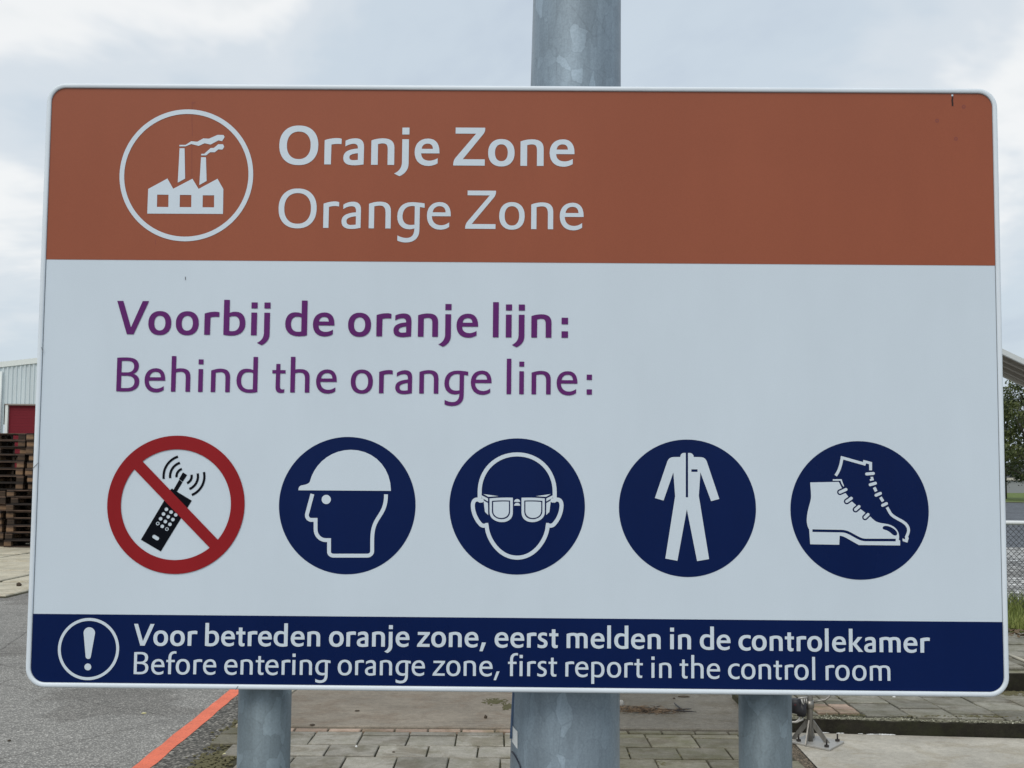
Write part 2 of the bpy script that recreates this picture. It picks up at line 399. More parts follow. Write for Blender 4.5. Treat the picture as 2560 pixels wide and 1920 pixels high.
for k in range(5):
    tile_row(yr - rowd, yr, ph + (0.15 if k % 2 else 0), w2); yr -= rowd

# big slabs beyond the tiles
sl0, sl1 = G(728, 1745), G(755, 1724)
sdv = (sl1 - sl0).normalized()
def on_left_edge(y): return sl0.x + sdv.x * (y - sl0.y) / sdv.y
ysl = yb[0] + 0.02
xpole = G(1412, 1800).x
def prism(name, pts, z0, z1, m, parent=None):
    bm = bmesh.new()
    lo = [bm.verts.new((p[0], p[1], z0)) for p in pts]; hi = [bm.verts.new((p[0], p[1], z1)) for p in pts]
    bm.faces.new(lo[::-1]); bm.faces.new(hi)
    n = len(pts)
    for i in range(n): bm.faces.new((lo[i], lo[(i + 1) % n], hi[(i + 1) % n], hi[i]))
    bmesh.ops.recalc_face_normals(bm, faces=bm.faces[:])
    top = [e for e in bm.edges if all(abs(v.co.z - z1) < 1e-6 for v in e.verts)]
    bmesh.ops.bevel(bm, geom=top, offset=0.006, segments=1, affect='EDGES')
    return obj(name, bm, m, parent)
xs1 = G(1905, 1830).x
o = prism('concrete_slab', [(on_left_edge(ysl), ysl), (xpole, ysl), (xpole, 13.5), (on_left_edge(13.5), 13.5)], 0.002, 0.030, M_slab_a); tag(o, kind='structure')
o = prism('concrete_slab', [(xpole + 0.02, ysl), (xs1, ysl), (xs1, 13.5), (xpole + 0.02, 13.5)], 0.002, 0.032, M_slab_b); tag(o, kind='structure')
o = prism('edging_strip', [(on_left_edge(ysl) - 0.09, ysl), (on_left_edge(ysl) - 0.01, ysl), (on_left_edge(13.5) - 0.01, 13.5), (on_left_edge(13.5) - 0.09, 13.5)], 0.002, 0.036, M_plate); tag(o, kind='structure')

# right: pale apron, brown verge, kerb and raised path
kA, kB = G(2060, 1836.6), G(2560, 1849.7)
ksl = (kB.y - kA.y) / (kB.x - kA.x)
def kY(x): return kA.y + ksl * (x - kA.x)
XL = G(1905, 1835).x
apA, apB = G(1983, 1858), G(2040, 1920)
adir = (apB - apA).normalized(); apC = apB + adir * 3.5; apZ = apA - adir * 0.45
sheet('concrete_apron', [(apZ.x, kY(apZ.x) - 0.01), (apZ.x, apZ.y), (apC.x, apC.y), (9, apC.y), (9, kY(9) - .01)], 0.010, M_apron)
sheet('gritty_verge', [(Xr, apC.y), (apC.x - .004, apC.y), (apA.x - .004, apA.y), (apZ.x, kY(apZ.x)), (Xr, kY(Xr))], 0.006, M_gravel)
def kprism(name, off0, off1, z0, z1, m, xa=XL, xb=12):
    pts = [(xa, kY(xa) + off0), (xb, kY(xb) + off0), (xb, kY(xb) + off1), (xa, kY(xa) + off1)]
    return prism(name, pts, z0, z1, m)
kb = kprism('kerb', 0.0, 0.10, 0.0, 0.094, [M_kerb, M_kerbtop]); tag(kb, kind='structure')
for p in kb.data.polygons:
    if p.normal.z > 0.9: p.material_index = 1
# roughen the kerb face
bm = bmesh.new(); bm.from_mesh(kb.data)
bmesh.ops.subdivide_edges(bm, edges=[e for e in bm.edges if abs(e.verts[0].co.x - e.verts[1].co.x) > 3], cuts=180)
for vv in bm.verts:
    n3 = mnoise.noise(vv.co * 6); n4 = mnoise.noise(vv.co * 23)
    if vv.co.z > 0.05: vv.co.z += 0.006 * n3 + 0.004 * n4
    vv.co.y += 0.008 * n4
bm.to_mesh(kb.data); bm.free()
path = empty('raised_path'); path['kind'] = 'structure'
ZP = 0.096
y2 = 8.75                                              # the second step further back
prism('path_bed', [(XL, kY(XL) + 0.11), (12, kY(12) + 0.11), (12, y2), (XL, y2)], 0.0, ZP - 0.014, M_soil, path)
colx = []
x = G(2166, 1790, ZP).x
while x > XL: x -= 0.285
x += 0.285
while x < 9: colx.append(x); x += 0.285
for ci, x in enumerate(colx):
    yy = kY(x) + 0.115 + (0.0 if ci % 2 else -0.15)
    pink = abs(x - (G(2055, 1790, ZP).x)) < 0.2
    step = 0.105 if pink else 0.30
    if pink: yy += 0.09
    while yy < y2 - 0.02:
        ya, yb_ = max(yy, kY(x) + 0.115), min(yy + step, y2 - 0.005)
        if yb_ - ya > 0.05:
            if pink:
                for h_ in (0, 1):
                    me = tilemesh(0.125, yb_ - ya - 0.01, 0.02, rnd.randrange(5), 0.003)
                    me = me.copy(); me.materials.clear()
                    o = obj('clay_paver', me, M_brickpink if yb_ < kY(x) + 0.62 and rnd.random() < .85 else M_tile_grey, path, (x + 0.07 + h_ * 0.14, (ya + yb_) / 2, ZP + rnd.uniform(-.003, .002)))
            else:
                pk = rnd.random() < 0.0
                me = tilemesh(0.273, yb_ - ya - 0.028, 0.02, rnd.randrange(5))
                o = obj('path_tile', me, M_tile_grey, path, (x + 0.1425, (ya + yb_) / 2, ZP + rnd.uniform(-.004, .004)))
                o.rotation_euler = (rnd.uniform(-.008, .008), rnd.uniform(-.008, .008), rnd.uniform(-.01, .01))
        yy += step
# second step
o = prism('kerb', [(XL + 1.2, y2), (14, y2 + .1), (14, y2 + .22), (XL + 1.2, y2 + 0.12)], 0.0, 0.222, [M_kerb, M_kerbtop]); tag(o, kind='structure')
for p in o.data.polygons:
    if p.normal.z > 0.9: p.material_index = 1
Z2 = 0.225
up = empty('upper_path'); up['kind'] = 'structure'
prism('path_bed', [(XL + 1.2, y2 + .13), (14, y2 + .23), (14, 11.1), (XL + 1.2, 11.1)], 0.0, Z2 - 0.014, M_soil, up)
for i in range(-2, 12):
    for j in range(7):
        x = 3.0 + i * 0.3; y = y2 + 0.3 + j * 0.31 + (0.15 if i % 2 else 0)
        if x > XL + 1.4 and y < 11.0:
            me = tilemesh(0.288, 0.295, 0.02, rnd.randrange(5))
            o = obj('path_tile', me, M_tile_grey, up, (x, y + .1, Z2 + rnd.uniform(-.008, .006)))
            o.rotation_euler = (rnd.uniform(-.02, .02), rnd.uniform(-.02, .02), rnd.uniform(-.02, .02))
# ground level beyond, right side
M_grassbed = concrete('grass soil', (0.06, 0.075, 0.02), 0.8, (0.09, 0.13, 0.025))
o = prism('verge', [(XL + 1.2, 11.1), (16, 11.1), (16, 13.6), (XL + 1.2, 13.6)], 0.0, 0.20, M_grassbed); tag(o, kind='structure')
sheet('pale_ground', rect(-1, 60, 13.6, 28.3), 0.004, M_road_pale)
sheet('road', rect(-4, 140, 28.3, 79), 0.006, M_road)
M_lawn = concrete('lawn', (0.10, 0.145, 0.030), 0.6, (0.15, 0.20, 0.045))
sheet('lawn', rect(-10, 200, 79.3, 128), 0.03, M_lawn)
sheet('road_kerb', rect(-10, 200, 78.7, 79.3), 0.05, M_apron)

# ------------------------------------------------------------ flat shapes on the sign: curves -> polygons -> triangles
def bez(path, seg=9):
    """'M x y L x y C x1 y1 x2 y2 x y' -> points"""
    tk = path.replace(',', ' ').split(); i = 0; pts = []; cmd = None
    while i < len(tk):
        if tk[i] in 'MLC': cmd = tk[i]; i += 1
        if cmd in 'ML':
            pts.append((float(tk[i]), float(tk[i + 1]))); i += 2
            if cmd == 'M': cmd = 'L'
        else:
            a = pts[-1]; b, c_, d = [(float(tk[i + k]), float(tk[i + k + 1])) for k in (0, 2, 4)]; i += 6
            for s in range(1, seg + 1):
                q = s / seg; p = 1 - q
                pts.append(tuple(p ** 3 * a[k] + 3 * p * p * q * b[k] + 3 * p * q * q * c_[k] + q ** 3 * d[k] for k in (0, 1)))
    return pts
def circ(x, y, r, n=64): return [(x + r * math.cos(2 * math.pi * k / n), y + r * math.sin(2 * math.pi * k / n)) for k in range(n)]
def arc(x, y, r, a0, a1, n=24): return [(x + r * math.cos(a0 + (a1 - a0) * k / n), y + r * math.sin(a0 + (a1 - a0) * k / n)) for k in range(n + 1)]
def ell(x0, x1, y0, y1, ex=2.25, n=56):
    o = []
    for k in range(n):
        a = 2 * math.pi * k / n; c_, s_ = math.cos(a), math.sin(a)
        o.append(((x0 + x1) / 2 + (x1 - x0) / 2 * math.copysign(abs(c_) ** (2 / ex), c_), (y0 + y1) / 2 + (y1 - y0) / 2 * math.copysign(abs(s_) ** (2 / ex), s_)))
    return o
def stroke(pts, wd):
    P = [Vector(p) for p in pts]; Q = [P[0]]
    for p in P[1:]:
        if (p - Q[-1]).length > 1e-6: Q.append(p)
    P = Q; Lf, Rt = [], []
    for i, p in enumerate(P):
        d0 = (P[i] - P[i - 1]).normalized() if i else (P[1] - P[0]).normalized()
        d1 = (P[i + 1] - P[i]).normalized() if i < len(P) - 1 else d0
        m = (d0 + d1); m = m.normalized() if m.length > 1e-6 else d0
        nn = Vector((-m.y, m.x)); k = 1 / max(0.35, nn.dot(Vector((-d0.y, d0.x))))
        Lf.append(tuple(p + nn * wd / 2 * k)); Rt.append(tuple(p - nn * wd / 2 * k))
    return Lf + Rt[::-1]
def capsule(x0, y0, x1, y1, r):
    a = math.atan2(y1 - y0, x1 - x0)
    return arc(x1, y1, r, a - math.pi / 2, a + math.pi / 2, 12) + arc(x0, y0, r, a + math.pi / 2, a + 3 * math.pi / 2, 12)
def mirror(poly, m): return [(2 * m - x, y) for x, y in poly]
def winding(poly, x, y):
    wn = 0; n = len(poly)
    for i in range(n):
        x0, y0 = poly[i]; x1, y1 = poly[(i + 1) % n]
        if y0 <= y:
            if y1 > y and (x1 - x0) * (y - y0) - (x - x0) * (y1 - y0) > 0: wn += 1
        elif y1 <= y and (x1 - x0) * (y - y0) - (x - x0) * (y1 - y0) < 0: wn -= 1
    return wn
def region(layers):
    """layers: [('+', poly) | ('-', poly)] applied in order -> (verts, tris)"""
    vs, es = [], []
    for _, p in layers:
        b = len(vs); vs += [Vector(q) for q in p]; es += [(b + i, b + (i + 1) % len(p)) for i in range(len(p))]
    r = delaunay_2d_cdt(vs, es, [], 0, 1e-4)
    V, F = r[0], r[2]; keep = []
    bbs = [(min(q[0] for q in p), max(q[0] for q in p), min(q[1] for q in p), max(q[1] for q in p)) for _, p in layers]
    for f in F:
        cx = sum(V[i].x for i in f) / len(f); cy = sum(V[i].y for i in f) / len(f); on = False
        for (s, p), b in zip(layers, bbs):
            if b[0] <= cx <= b[1] and b[2] <= cy <= b[3] and winding(p, cx, cy): on = (s == '+')
        if on: keep.append(f)
    return V, keep
def decal(name, layers, m, y, parent, conv=None, extra=None):
    """layers in photo-crop pixels with conv -> sign metres; extra: ready (verts, tris) lists"""
    bm = bmesh.new()
    sets = list(extra or [])
    if layers:
        V, F = region(layers); sets.append(([conv(p[0], p[1]) for p in V], F))
    for V, F in sets:
        bv = [bm.verts.new((p[0], y, p[1])) for p in V]
        for f in F:
            try: fc = bm.faces.new([bv[i] for i in f])
            except ValueError: continue
    bm.normal_update()
    for fc in bm.faces:
        if fc.normal.y > 0: fc.normal_flip()
    bmesh.ops.delete(bm, geom=[v_ for v_ in bm.verts if not v_.link_faces], context='VERTS')
    return obj(name, bm, m, parent)
def crop(ox, oy, s): return lambda x, y: S(ox + x * s, oy + y * s)

# ---- glyphs of the sign's humanist lettering; units: capital height 534, baseline 0, y up
def glyph(ch, B):
    sw, hw = (92, 72) if B else (73, 56); T = 374
    P = lambda s: bez(s, 7)
    def archn(w_, x=0):
        ix = w_ - sw
        return [('+', P(f'M {x} 0 L {x} 342 C {x+45} 361 {x+.33*w_} {T-1} {x+.5*w_} {T-1} C {x+.83*w_} {T-1} {x+w_} 332 {x+w_} 238 L {x+w_} 0 L {x+ix} 0 L {x+ix} 215 C {x+ix} {T-hw-18} {x+.64*w_} {T-hw} {x+.5*w_} {T-hw} C {x+.42*w_} {T-hw} {x+sw+24} {T-hw-5} {x+sw} {T-hw-11} L {x+sw} 0'))]
    def rectp(x0, x1, y0, y1): return [(x0, y0), (x1, y0), (x1, y1), (x0, y1)]
    def bowl(w_, asc):
        t2, b2 = T - hw, -10 + hw
        return [('+', P(f'M 0 {asc} L {sw} {asc} L {sw} 354 C {sw+28} 367 {sw+60} {T} {.55*w_} {T} C {.84*w_} {T} {w_} 300 {w_} 186 C {w_} 60 {.75*w_} -10 {.38*w_} -10 C {.22*w_} -10 {.09*w_} -3 0 5')),
                ('-', P(f'M {sw} {t2-12} C {sw+22} {t2-1} {sw+42} {t2+1} {.48*w_} {t2+1} C {.66*w_} {t2+1} {w_-sw} {t2-50} {w_-sw} 186 C {w_-sw} {b2+50} {.62*w_} {b2} {.42*w_} {b2} C {.36*w_} {b2} {sw+14} {b2+1} {sw} {b2+4}'))]
    if ch == 'O': return [('+', ell(0, 540, -12, 545)), ('-', ell(105, 435, 72, 460))] if B else [('+', ell(0, 525, -11, 546)), ('-', ell(78, 447, 53, 482))]
    if ch == 'o': return [('+', ell(0, 365, -10, 375)), ('-', ell(94, 271, 64, 301))] if B else [('+', ell(0, 350, -10, 374)), ('-', ell(75, 275, 47, 317))]
    if ch == 'r':
        return [('+', P('M 0 0 L 0 340 C 40 358 120 372 175 371 C 205 370 222 366 236 361 L 234 286 C 190 292 140 291 95 279 L 92 0'))] if B else \
               [('+', P('M 0 0 L 0 338 C 40 356 112 371 160 370 C 185 369 202 366 215 360 L 214 300 C 175 310 125 309 75 294 L 73 0'))]
    if ch == 'n': return archn(320 if B else 303)
    if ch == 'h': return [('+', rectp(0, sw, 0, 567))] + archn(304)
    if ch == 'm':
        W_, m1 = (520, 224) if B else (504, 216)
        return archn(m1 + sw) + archn(W_ - m1, m1)
    if ch == 'a':
        return [('+', P('M 27 335 C 65 358 120 370 165 370 C 245 370 285 330 285 245 L 282 3 C 240 -2 190 -10 150 -10 C 50 -10 0 20 0 95 C 0 175 60 215 200 227 L 200 240 C 198 275 180 293 140 293 C 105 293 60 278 27 255')),
                ('-', P('M 202 160 C 125 155 84 135 84 108 C 84 75 100 62 135 62 C 165 62 185 64 202 67'))] if B else \
               [('+', P('M 22 325 C 55 352 110 369 155 369 C 230 369 266 328 266 258 L 264 4 C 225 -2 180 -12 140 -12 C 50 -12 0 20 0 95 C 0 170 60 210 198 221 L 198 245 C 198 285 178 306 140 306 C 100 306 55 290 22 264')),
                ('-', P('M 198 166 C 110 158 68 135 68 100 C 68 60 88 44 128 44 C 155 44 178 46 198 50'))]
    if ch == 'e':
        return [('+', P('M 343 167 L 343 190 C 343 310 285 375 185 375 C 70 375 0 300 0 185 C 0 60 75 -10 190 -10 C 240 -10 290 8 320 28 L 320 100 C 285 78 245 64 205 64 C 140 64 92 95 90 167')),
                ('-', P('M 97 230 L 253 230 C 250 280 225 304 180 304 C 135 304 102 280 97 230'))] if B else \
               [('+', P('M 328 173 L 328 190 C 328 305 275 371 178 371 C 70 371 0 300 0 182 C 0 60 72 -14 185 -14 C 235 -14 278 2 308 25 L 308 88 C 272 62 235 47 195 47 C 120 47 70 92 68 173')),
                ('-', P('M 78 227 L 258 227 C 256 283 228 314 175 314 C 125 314 86 283 78 227'))]
    if ch in 'ij' or ch == 'l' or ch == ':':
        if ch == ':':
            return [('+', rectp(0, 103, 0, 103)), ('+', rectp(0, 103, 215, 320))] if B else [('+', rectp(0, 84, 0, 84)), ('+', rectp(0, 84, 233, 317))]
        if ch == 'l': return [('+', rectp(0, sw, 0, 563))]
        dot = rectp(-1, 97, 430, 527) if B else rectp(-2, 76, 438, 518)
        if ch == 'i': return [('+', rectp(0, sw, 0, 364)), ('+', dot)]
        return [('+', P('M 0 363 L 92 363 L 92 20 C 92 -60 45 -125 -32 -157 L -107 -120 C -40 -90 -4 -40 0 30')), ('+', dot)]
    if ch == 'Z':
        return [('+', P('M 29 534 L 437 534 C 442 495 430 465 408 438 L 132 89 L 436 89 L 436 0 L 0 0 C 0 50 10 85 38 117 L 312 449 L 29 449'))] if B else \
               [('+', P('M 29 533 L 420 533 C 424 495 412 462 392 437 L 90 66 L 418 66 L 418 0 L 0 0 C 0 45 10 75 35 105 L 335 467 L 29 467'))]
    if ch == 'z':
        return [('+', P('M 20 363 L 320 363 C 322 335 315 315 298 293 L 120 72 L 315 72 L 315 0 L 0 0 C 0 35 8 58 28 84 L 195 291 L 20 291'))] if B else \
               [('+', P('M 22 363 L 310 363 C 312 338 305 320 288 298 L 92 55 L 303 55 L 303 0 L 0 0 C 0 30 8 52 26 75 L 215 308 L 22 308'))]
    if ch == 'V': return [('+', [(0, 534), (98, 534), (232, 109), (408, 534), (509, 534), (278, 0), (170, 0)])]
    if ch == 'b': return bowl(348 if B else 335, 563)
    if ch == 'd':
        W_ = 350 if B else 335
        return [(s, [(W_ - x, y) for x, y in p]) for s, p in bowl(W_, 563)]
    if ch == 'p': return [(s, [(x, 364 - y) for x, y in p]) for s, p in bowl(325, 532)]
    if ch == 'B':
        return [('+', P('M 0 0 L 0 534 C 60 540 110 540 160 540 C 285 540 348 490 348 405 C 348 345 320 300 262 280 C 330 262 362 220 362 155 C 362 55 290 -4 150 -4 C 100 -4 50 -3 0 0')),
                ('-', P('M 74 302 L 165 302 C 235 302 273 340 273 395 C 273 460 235 486 160 486 C 125 486 100 485 74 482')),
                ('-', P('M 74 248 L 165 248 C 240 248 286 215 286 152 C 286 85 240 52 160 52 L 74 52'))]
    if ch == 't':
        return [('+', P('M 63 453 L 152 453 L 152 357 L 224 357 L 224 285 L 152 285 L 152 105 C 152 75 165 66 190 66 C 200 66 205 67 214 70 L 208 3 C 190 -4 170 -8 150 -8 C 90 -8 63 25 63 85 L 63 285 L 0 285 L 0 357 L 63 357'))] if B else \
               [('+', P('M 60 453 L 125 453 L 125 355 L 209 355 L 209 301 L 125 301 L 125 100 C 125 62 140 48 165 48 C 180 48 188 50 197 54 L 193 -1 C 175 -7 155 -9 138 -9 C 82 -9 55 25 55 88 L 58 301 L 0 301 L 0 355 L 60 355'))]
    if ch == 'f':
        return [('+', P('M 50 0 L 50 296 L 0 296 L 0 350 L 50 350 L 50 400 C 50 510 110 563 205 563 C 220 563 232 562 244 560 L 244 503 C 232 506 222 508 210 508 C 150 508 122 470 122 400 L 122 350 L 211 350 L 211 296 L 122 296 L 122 0'))]
    if ch == 's':
        return [('+', P('M 228 358 C 203 369 170 375 138 375 C 58 375 5 335 5 265 C 5 210 40 183 88 160 L 130 140 C 150 130 158 120 158 103 C 158 76 138 62 100 62 C 65 62 30 72 0 90 L 0 12 C 30 -2 65 -10 102 -10 C 195 -10 245 32 245 107 C 245 163 212 190 160 215 L 120 234 C 97 245 88 253 88 268 C 88 293 108 304 142 304 C 172 304 203 296 228 284'))] if B else \
               [('+', P('M 218 358 C 193 368 165 373 138 373 C 55 373 10 332 10 270 C 10 215 43 188 90 165 L 118 152 C 150 135 163 122 163 100 C 163 67 138 47 98 47 C 62 47 28 58 0 76 L 0 12 C 28 -3 62 -11 98 -11 C 185 -11 233 32 233 103 C 233 158 205 185 152 210 L 125 223 C 93 238 80 250 80 272 C 80 302 102 318 140 318 C 167 318 193 311 218 300'))]
    if ch == 'c':
        return [('+', P('M 300 360 C 270 371 235 375 200 375 C 75 375 0 300 0 182 C 0 62 72 -10 195 -10 C 235 -10 272 -2 300 12 L 300 90 C 270 73 240 65 210 65 C 135 65 95 110 95 183 C 95 258 138 300 208 300 C 240 300 270 294 300 281'))] if B else \
               [('+', P('M 283 358 C 255 369 225 374 195 374 C 75 374 0 300 0 182 C 0 60 72 -11 190 -11 C 228 -11 258 -3 283 10 L 283 72 C 258 57 230 47 200 47 C 122 47 75 100 75 183 C 75 268 125 317 200 317 C 232 317 258 310 283 297'))]
    if ch == 'k':
        return [('+', rectp(0, 92, 0, 563)), ('+', [(84, 196), (222, 363), (330, 363), (188, 196), (352, 0), (240, 0), (84, 190)])]
    if ch == 'g':
        return [('+', P('M 375 352 C 300 363 250 368 200 368 C 75 368 0 295 0 165 C 0 60 65 -10 165 -10 C 195 -10 215 -5 240 3 L 238 -12 C 236 -90 200 -132 130 -132 C 90 -132 45 -120 6 -97 L 6 -168 C 40 -186 80 -194 125 -194 C 240 -194 308 -130 308 -20 L 310 301 L 375 291')),
                ('-', P('M 240 55 L 240 311 C 225 314 210 315 195 314 C 115 311 72 250 72 170 C 72 95 115 50 180 50 C 205 50 225 52 240 55'))]
    if ch == ',':
        return [('+', [(59, 118), (161, 118), (77, -97), (0, -97)])] if B else [('+', [(73, 113), (145, 113), (59, -102), (0, -102)])]
gcache = {}
def lettering(name, items, base, k, B, m, parent, y=-0.0009):
    """items: (char, left edge in photo px); base: baseline points in photo px; k: metres per glyph unit"""
    sets = []
    def by(px):
        for (xa, ya), (xb, yb2) in zip(base, base[1:]):
            if px <= xb: break
        return ya + (yb2 - ya) * (px - xa) / (xb - xa)
    for ch, px in items:
        if (ch, B) not in gcache: gcache[(ch, B)] = region(glyph(ch, B))
        V, F = gcache[(ch, B)]
        u0, v0 = S(px, by(px + 18))
        sets.append(([(u0 + p.x * k, v0 + p.y * k) for p in V], F))
    return decal(name, None, m, y, parent, extra=sets)
def seq(s, vals, ox, sc_=0.18083): return [(ch, ox + v_ * sc_) for ch, v_ in zip(s, vals)]

# ------------------------------------------------------------ the sign
sign = empty('information_sign', SC_ - Vector((0, 0, SC_.z)), SYAW)
sign.location = (SC_.x, SC_.y, 0)
tag(sign, 'large white warning sign with orange top band and navy bottom band on two grey posts', 'sign')
face = empty  # (children sit in sign space; z measured from the ground)
class Off: pass
ZC = SC_.z
_S0 = S
def S(px, py):
    u_, v_ = _S0(px, py); return (u_, v_ + ZC)
def rrect(hx, hz, r, n=10):
    pts = []
    for cx, cz, a in ((hx - r, hz - r, 0), (-hx + r, hz - r, 90), (-hx + r, -hz + r, 180), (hx - r, -hz + r, 270)):
        for k in range(n + 1):
            q = R(a + 90 * k / n); pts.append((cx + r * math.cos(q), cz + r * math.sin(q)))
    return pts
HX, HZ, RO = SW / 2, SH / 2, 0.030
# panel
bm = bmesh.new(); rp = rrect(HX - 0.005, HZ - 0.005, RO - 0.004)
fr = [bm.verts.new((x, 0.0, z + ZC)) for x, z in rp]; bk = [bm.verts.new((x, 0.0035, z + ZC)) for x, z in rp]
bm.faces.new(fr[::-1]); bm.faces.new(bk)
for i in range(len(fr)): bm.faces.new((fr[i], fr[(i + 1) % len(fr)], bk[(i + 1) % len(fr)], bk[i]))
bmesh.ops.recalc_face_normals(bm, faces=bm.faces[:])
obj('panel', bm, M_white, sign)
# folded edge frame: rounded profile run round the panel
prof = [(0.0075, -0.0006), (0.0074, -0.0022), (0.0066, -0.0032), (0.0030, -0.0036), (0.0010, -0.0030), (0.0, -0.0012), (-0.0003, 0.004), (-0.0003, 0.024), (0.0010, 0.026), (0.012, 0.026)]
bm = bmesh.new(); rings = []
for ins, y in prof:
    rings.append([bm.verts.new((x, y, z + ZC)) for x, z in rrect(HX - ins, HZ - ins, max(0.006, RO - ins))])
n = len(rings[0])
for a_, b_ in zip(rings, rings[1:]):
    for i in range(n):
        f = bm.faces.new((a_[i], a_[(i + 1) % n], b_[(i + 1) % n], b_[i])); f.smooth = True
bmesh.ops.recalc_face_normals(bm, faces=bm.faces[:])
obj('frame', bm, M_frame, sign)
# flat dark line painting the shadow between sheet and frame
bm = bmesh.new()
a_ = [bm.verts.new((x, -0.0002, z + ZC)) for x, z in rrect(HX - 0.0074, HZ - 0.0074, RO - 0.0074)]
b_ = [bm.verts.new((x, -0.0002, z + ZC)) for x, z in rrect(HX - 0.0082, HZ - 0.0082, RO - 0.0082)]
for i in range(n): bm.faces.new((a_[i], b_[i], b_[(i + 1) % n], a_[(i + 1) % n]))
bmesh.ops.recalc_face_normals(bm, faces=bm.faces[:])
obj('edge_shadow_line', bm, M_edge_shadow, sign)

def band(name, m, top, zc_l, zc_r, y=-0.0004):
    """part of the inner rounded rectangle above / below a straight cut"""
    ins = 0.0079; pts = rrect(HX - ins, HZ - ins, RO - ins); xl = HX - ins
    if top: keep = [p for p in pts if p[1] > 0]; poly = [(xl, zc_r)] + [(x, z) for x, z in keep] + [(-xl, zc_l)]
    else: keep = [p for p in pts if p[1] < 0]; poly = [(-xl, zc_l)] + keep + [(xl, zc_r)]
    return decal(name, None, m, y, sign, extra=[([(x, z + ZC) for x, z in poly], [list(range(len(poly)))])])
l1, r1 = _S0(120, 648.6)[1], _S0(2490, 664)[1]
band('orange_band', M_orange, True, l1, r1)
l2, r2 = _S0(85, 1534.4)[1], _S0(2505, 1555)[1]
band('navy_band', M_navy, False, l2, r2)

kpx = lambda py_: (_S0(1500, py_)[0] - _S0(1000, py_)[0]) / 500.0
U1 = 0.18083 * kpx(400)
a = 2212
line1 = seq('OranjeZone', [97, 723, 985, 1370, 1797, 1970, a + 293, a + 775, a + 1222, a + 1625], 680)
lettering('lettering', line1, [(700, 410.5), (819, 411.2), (1170, 414.2), (1440, 415.4)], U1, True, M_white, sign)['label'] = 'white bold headline reading Oranje Zone'
line2 = seq('OrangeZone', [87, 708, 960, 1337, 1730, 2140, a + 458, a + 928, a + 1370, a + 1765], 680)
lettering('lettering', line2, [(700, 568.7), (957, 571.2), (1230, 572.2), (1470, 573.8)], U1, False, M_white, sign)['label'] = 'white light headline reading Orange Zone'
U3 = 0.18083 * 0.871 * kpx(850)
line3 = seq('Voorbijdeoranjelijn:', [60, 500, 880, 1275, 1540, 1921, 2100, a + 180, a + 563, a + 1050, a + 1442, a + 1678, a + 2016, 2 * a + 181, 2 * a + 337, 2 * a + 840, 2 * a + 1019, 2 * a + 1197, 2 * a + 1372, 2 * a + 1790], 280)
lettering('lettering', line3, [(290, 835.3), (520, 836.9), (640, 838.2), (950, 840.8), (1240, 843.3), (1420, 844.4)], U3, True, M_purple, sign)['label'] = 'bold purple line reading Voorbij de oranje lijn:'
line4 = seq('Behindtheorangeline:', [60, 447, 815, 1190, 1365, 1718, a, a + 252, a + 607, a + 1087, a + 1478, a + 1703, a + 2035, 2 * a + 170, 2 * a + 535, 2 * a + 1030, 2 * a + 1205, 2 * a + 1375, 2 * a + 1722, 2 * a + 2137], 280)
lettering('lettering', line4, [(290, 978), (430, 979), (530, 980), (720, 981), (955, 983), (1280, 985.3), (1475, 986.5)], U3, False, M_purple, sign)['label'] = 'light purple line reading Behind the orange line:'
U5 = 0.18083 * 0.558 * kpx(1640)
s4 = 0.22604
line5 = seq('Voorbetred', [78, 350, 582, 825, 1065, 1287, 1495, 1655, 1797, 2012], 320) + seq('enoranjezo', [148, 377, 677, 917, 1062, 1272, 1503, 1598, 1893, 2090], 700) \
    + seq('ne,eerstm', [232, 450, 657, 865, 1083, 1312, 1460, 1620, 1860], 1080) + seq('eldenindec', [92, 320, 417, 650, 880, 1190, 1300, 1600, 1833, 2135], 1460) \
    + seq('ontrolekamer', [175, 372, 540, 670, 787, 983, 1062, 1248, 1417, 1587, 1852, 2038], 1840, s4)
lettering('lettering', line5, [(340, 1613.6), (470, 1614.1), (620, 1614.9), (770, 1615.5), (1050, 1616.6), (1130, 1617.2), (1330, 1618.8), (1522, 1620.6), (1625, 1622.1), (1760, 1623.3), (1928, 1626.6), (2304, 1631.2)], U5, True, M_white, sign)['label'] = 'bold white line reading Voor betreden oranje zone, eerst melden in de controlekamer'
line6 = seq('Beforeente', [80, 320, 527, 660, 903, 1037, 1330, 1555, 1765, 1897], 320) + seq('ringorangez', [22, 170, 273, 487, 797, 1038, 1175, 1380, 1597, 1820, 2108], 700) \
    + seq('one,firstre', [197, 437, 653, 852, 1050, 1210, 1315, 1455, 1610, 1843, 1978], 1080) + seq('portinthec', [100, 317, 557, 695, 932, 1038, 1322, 1482, 1697, 1990], 1460) \
    + seq('ontrolroom', [57, 250, 415, 540, 645, 842, 990, 1098, 1285, 1480], 1840, s4)
lettering('lettering', line6, [(335, 1684.7), (600, 1685.9), (740, 1686.8), (900, 1687.3), (1180, 1689.3), (1400, 1690.4), (1560, 1693.2), (1730, 1695.2), (1905, 1697.5), (2067, 1700), (2200, 1701.3)], U5, False, M_white, sign)['label'] = 'light white line reading Before entering orange zone, first report in the control room'

def disc(name, cx, cy, r, m, cv, label, y=-0.0004, rin=None):
    u0, v0 = cv(cx, cy); rr = abs(cv(cx + r, cy)[0] - cv(cx - r, cy)[0]) / 2
    lay = [('+', circ(0, 0, rr * 1000, 96))]
    if rin: lay.append(('-', circ(0, 0, rr * 1000 * rin / r, 96)))
    V, F = region(lay)
    o = decal(name, None, m, y, sign, extra=[([(u0 + p.x / 1000, v0 + p.y / 1000) for p in V], F)])
    if label: o['label'] = label
    return o
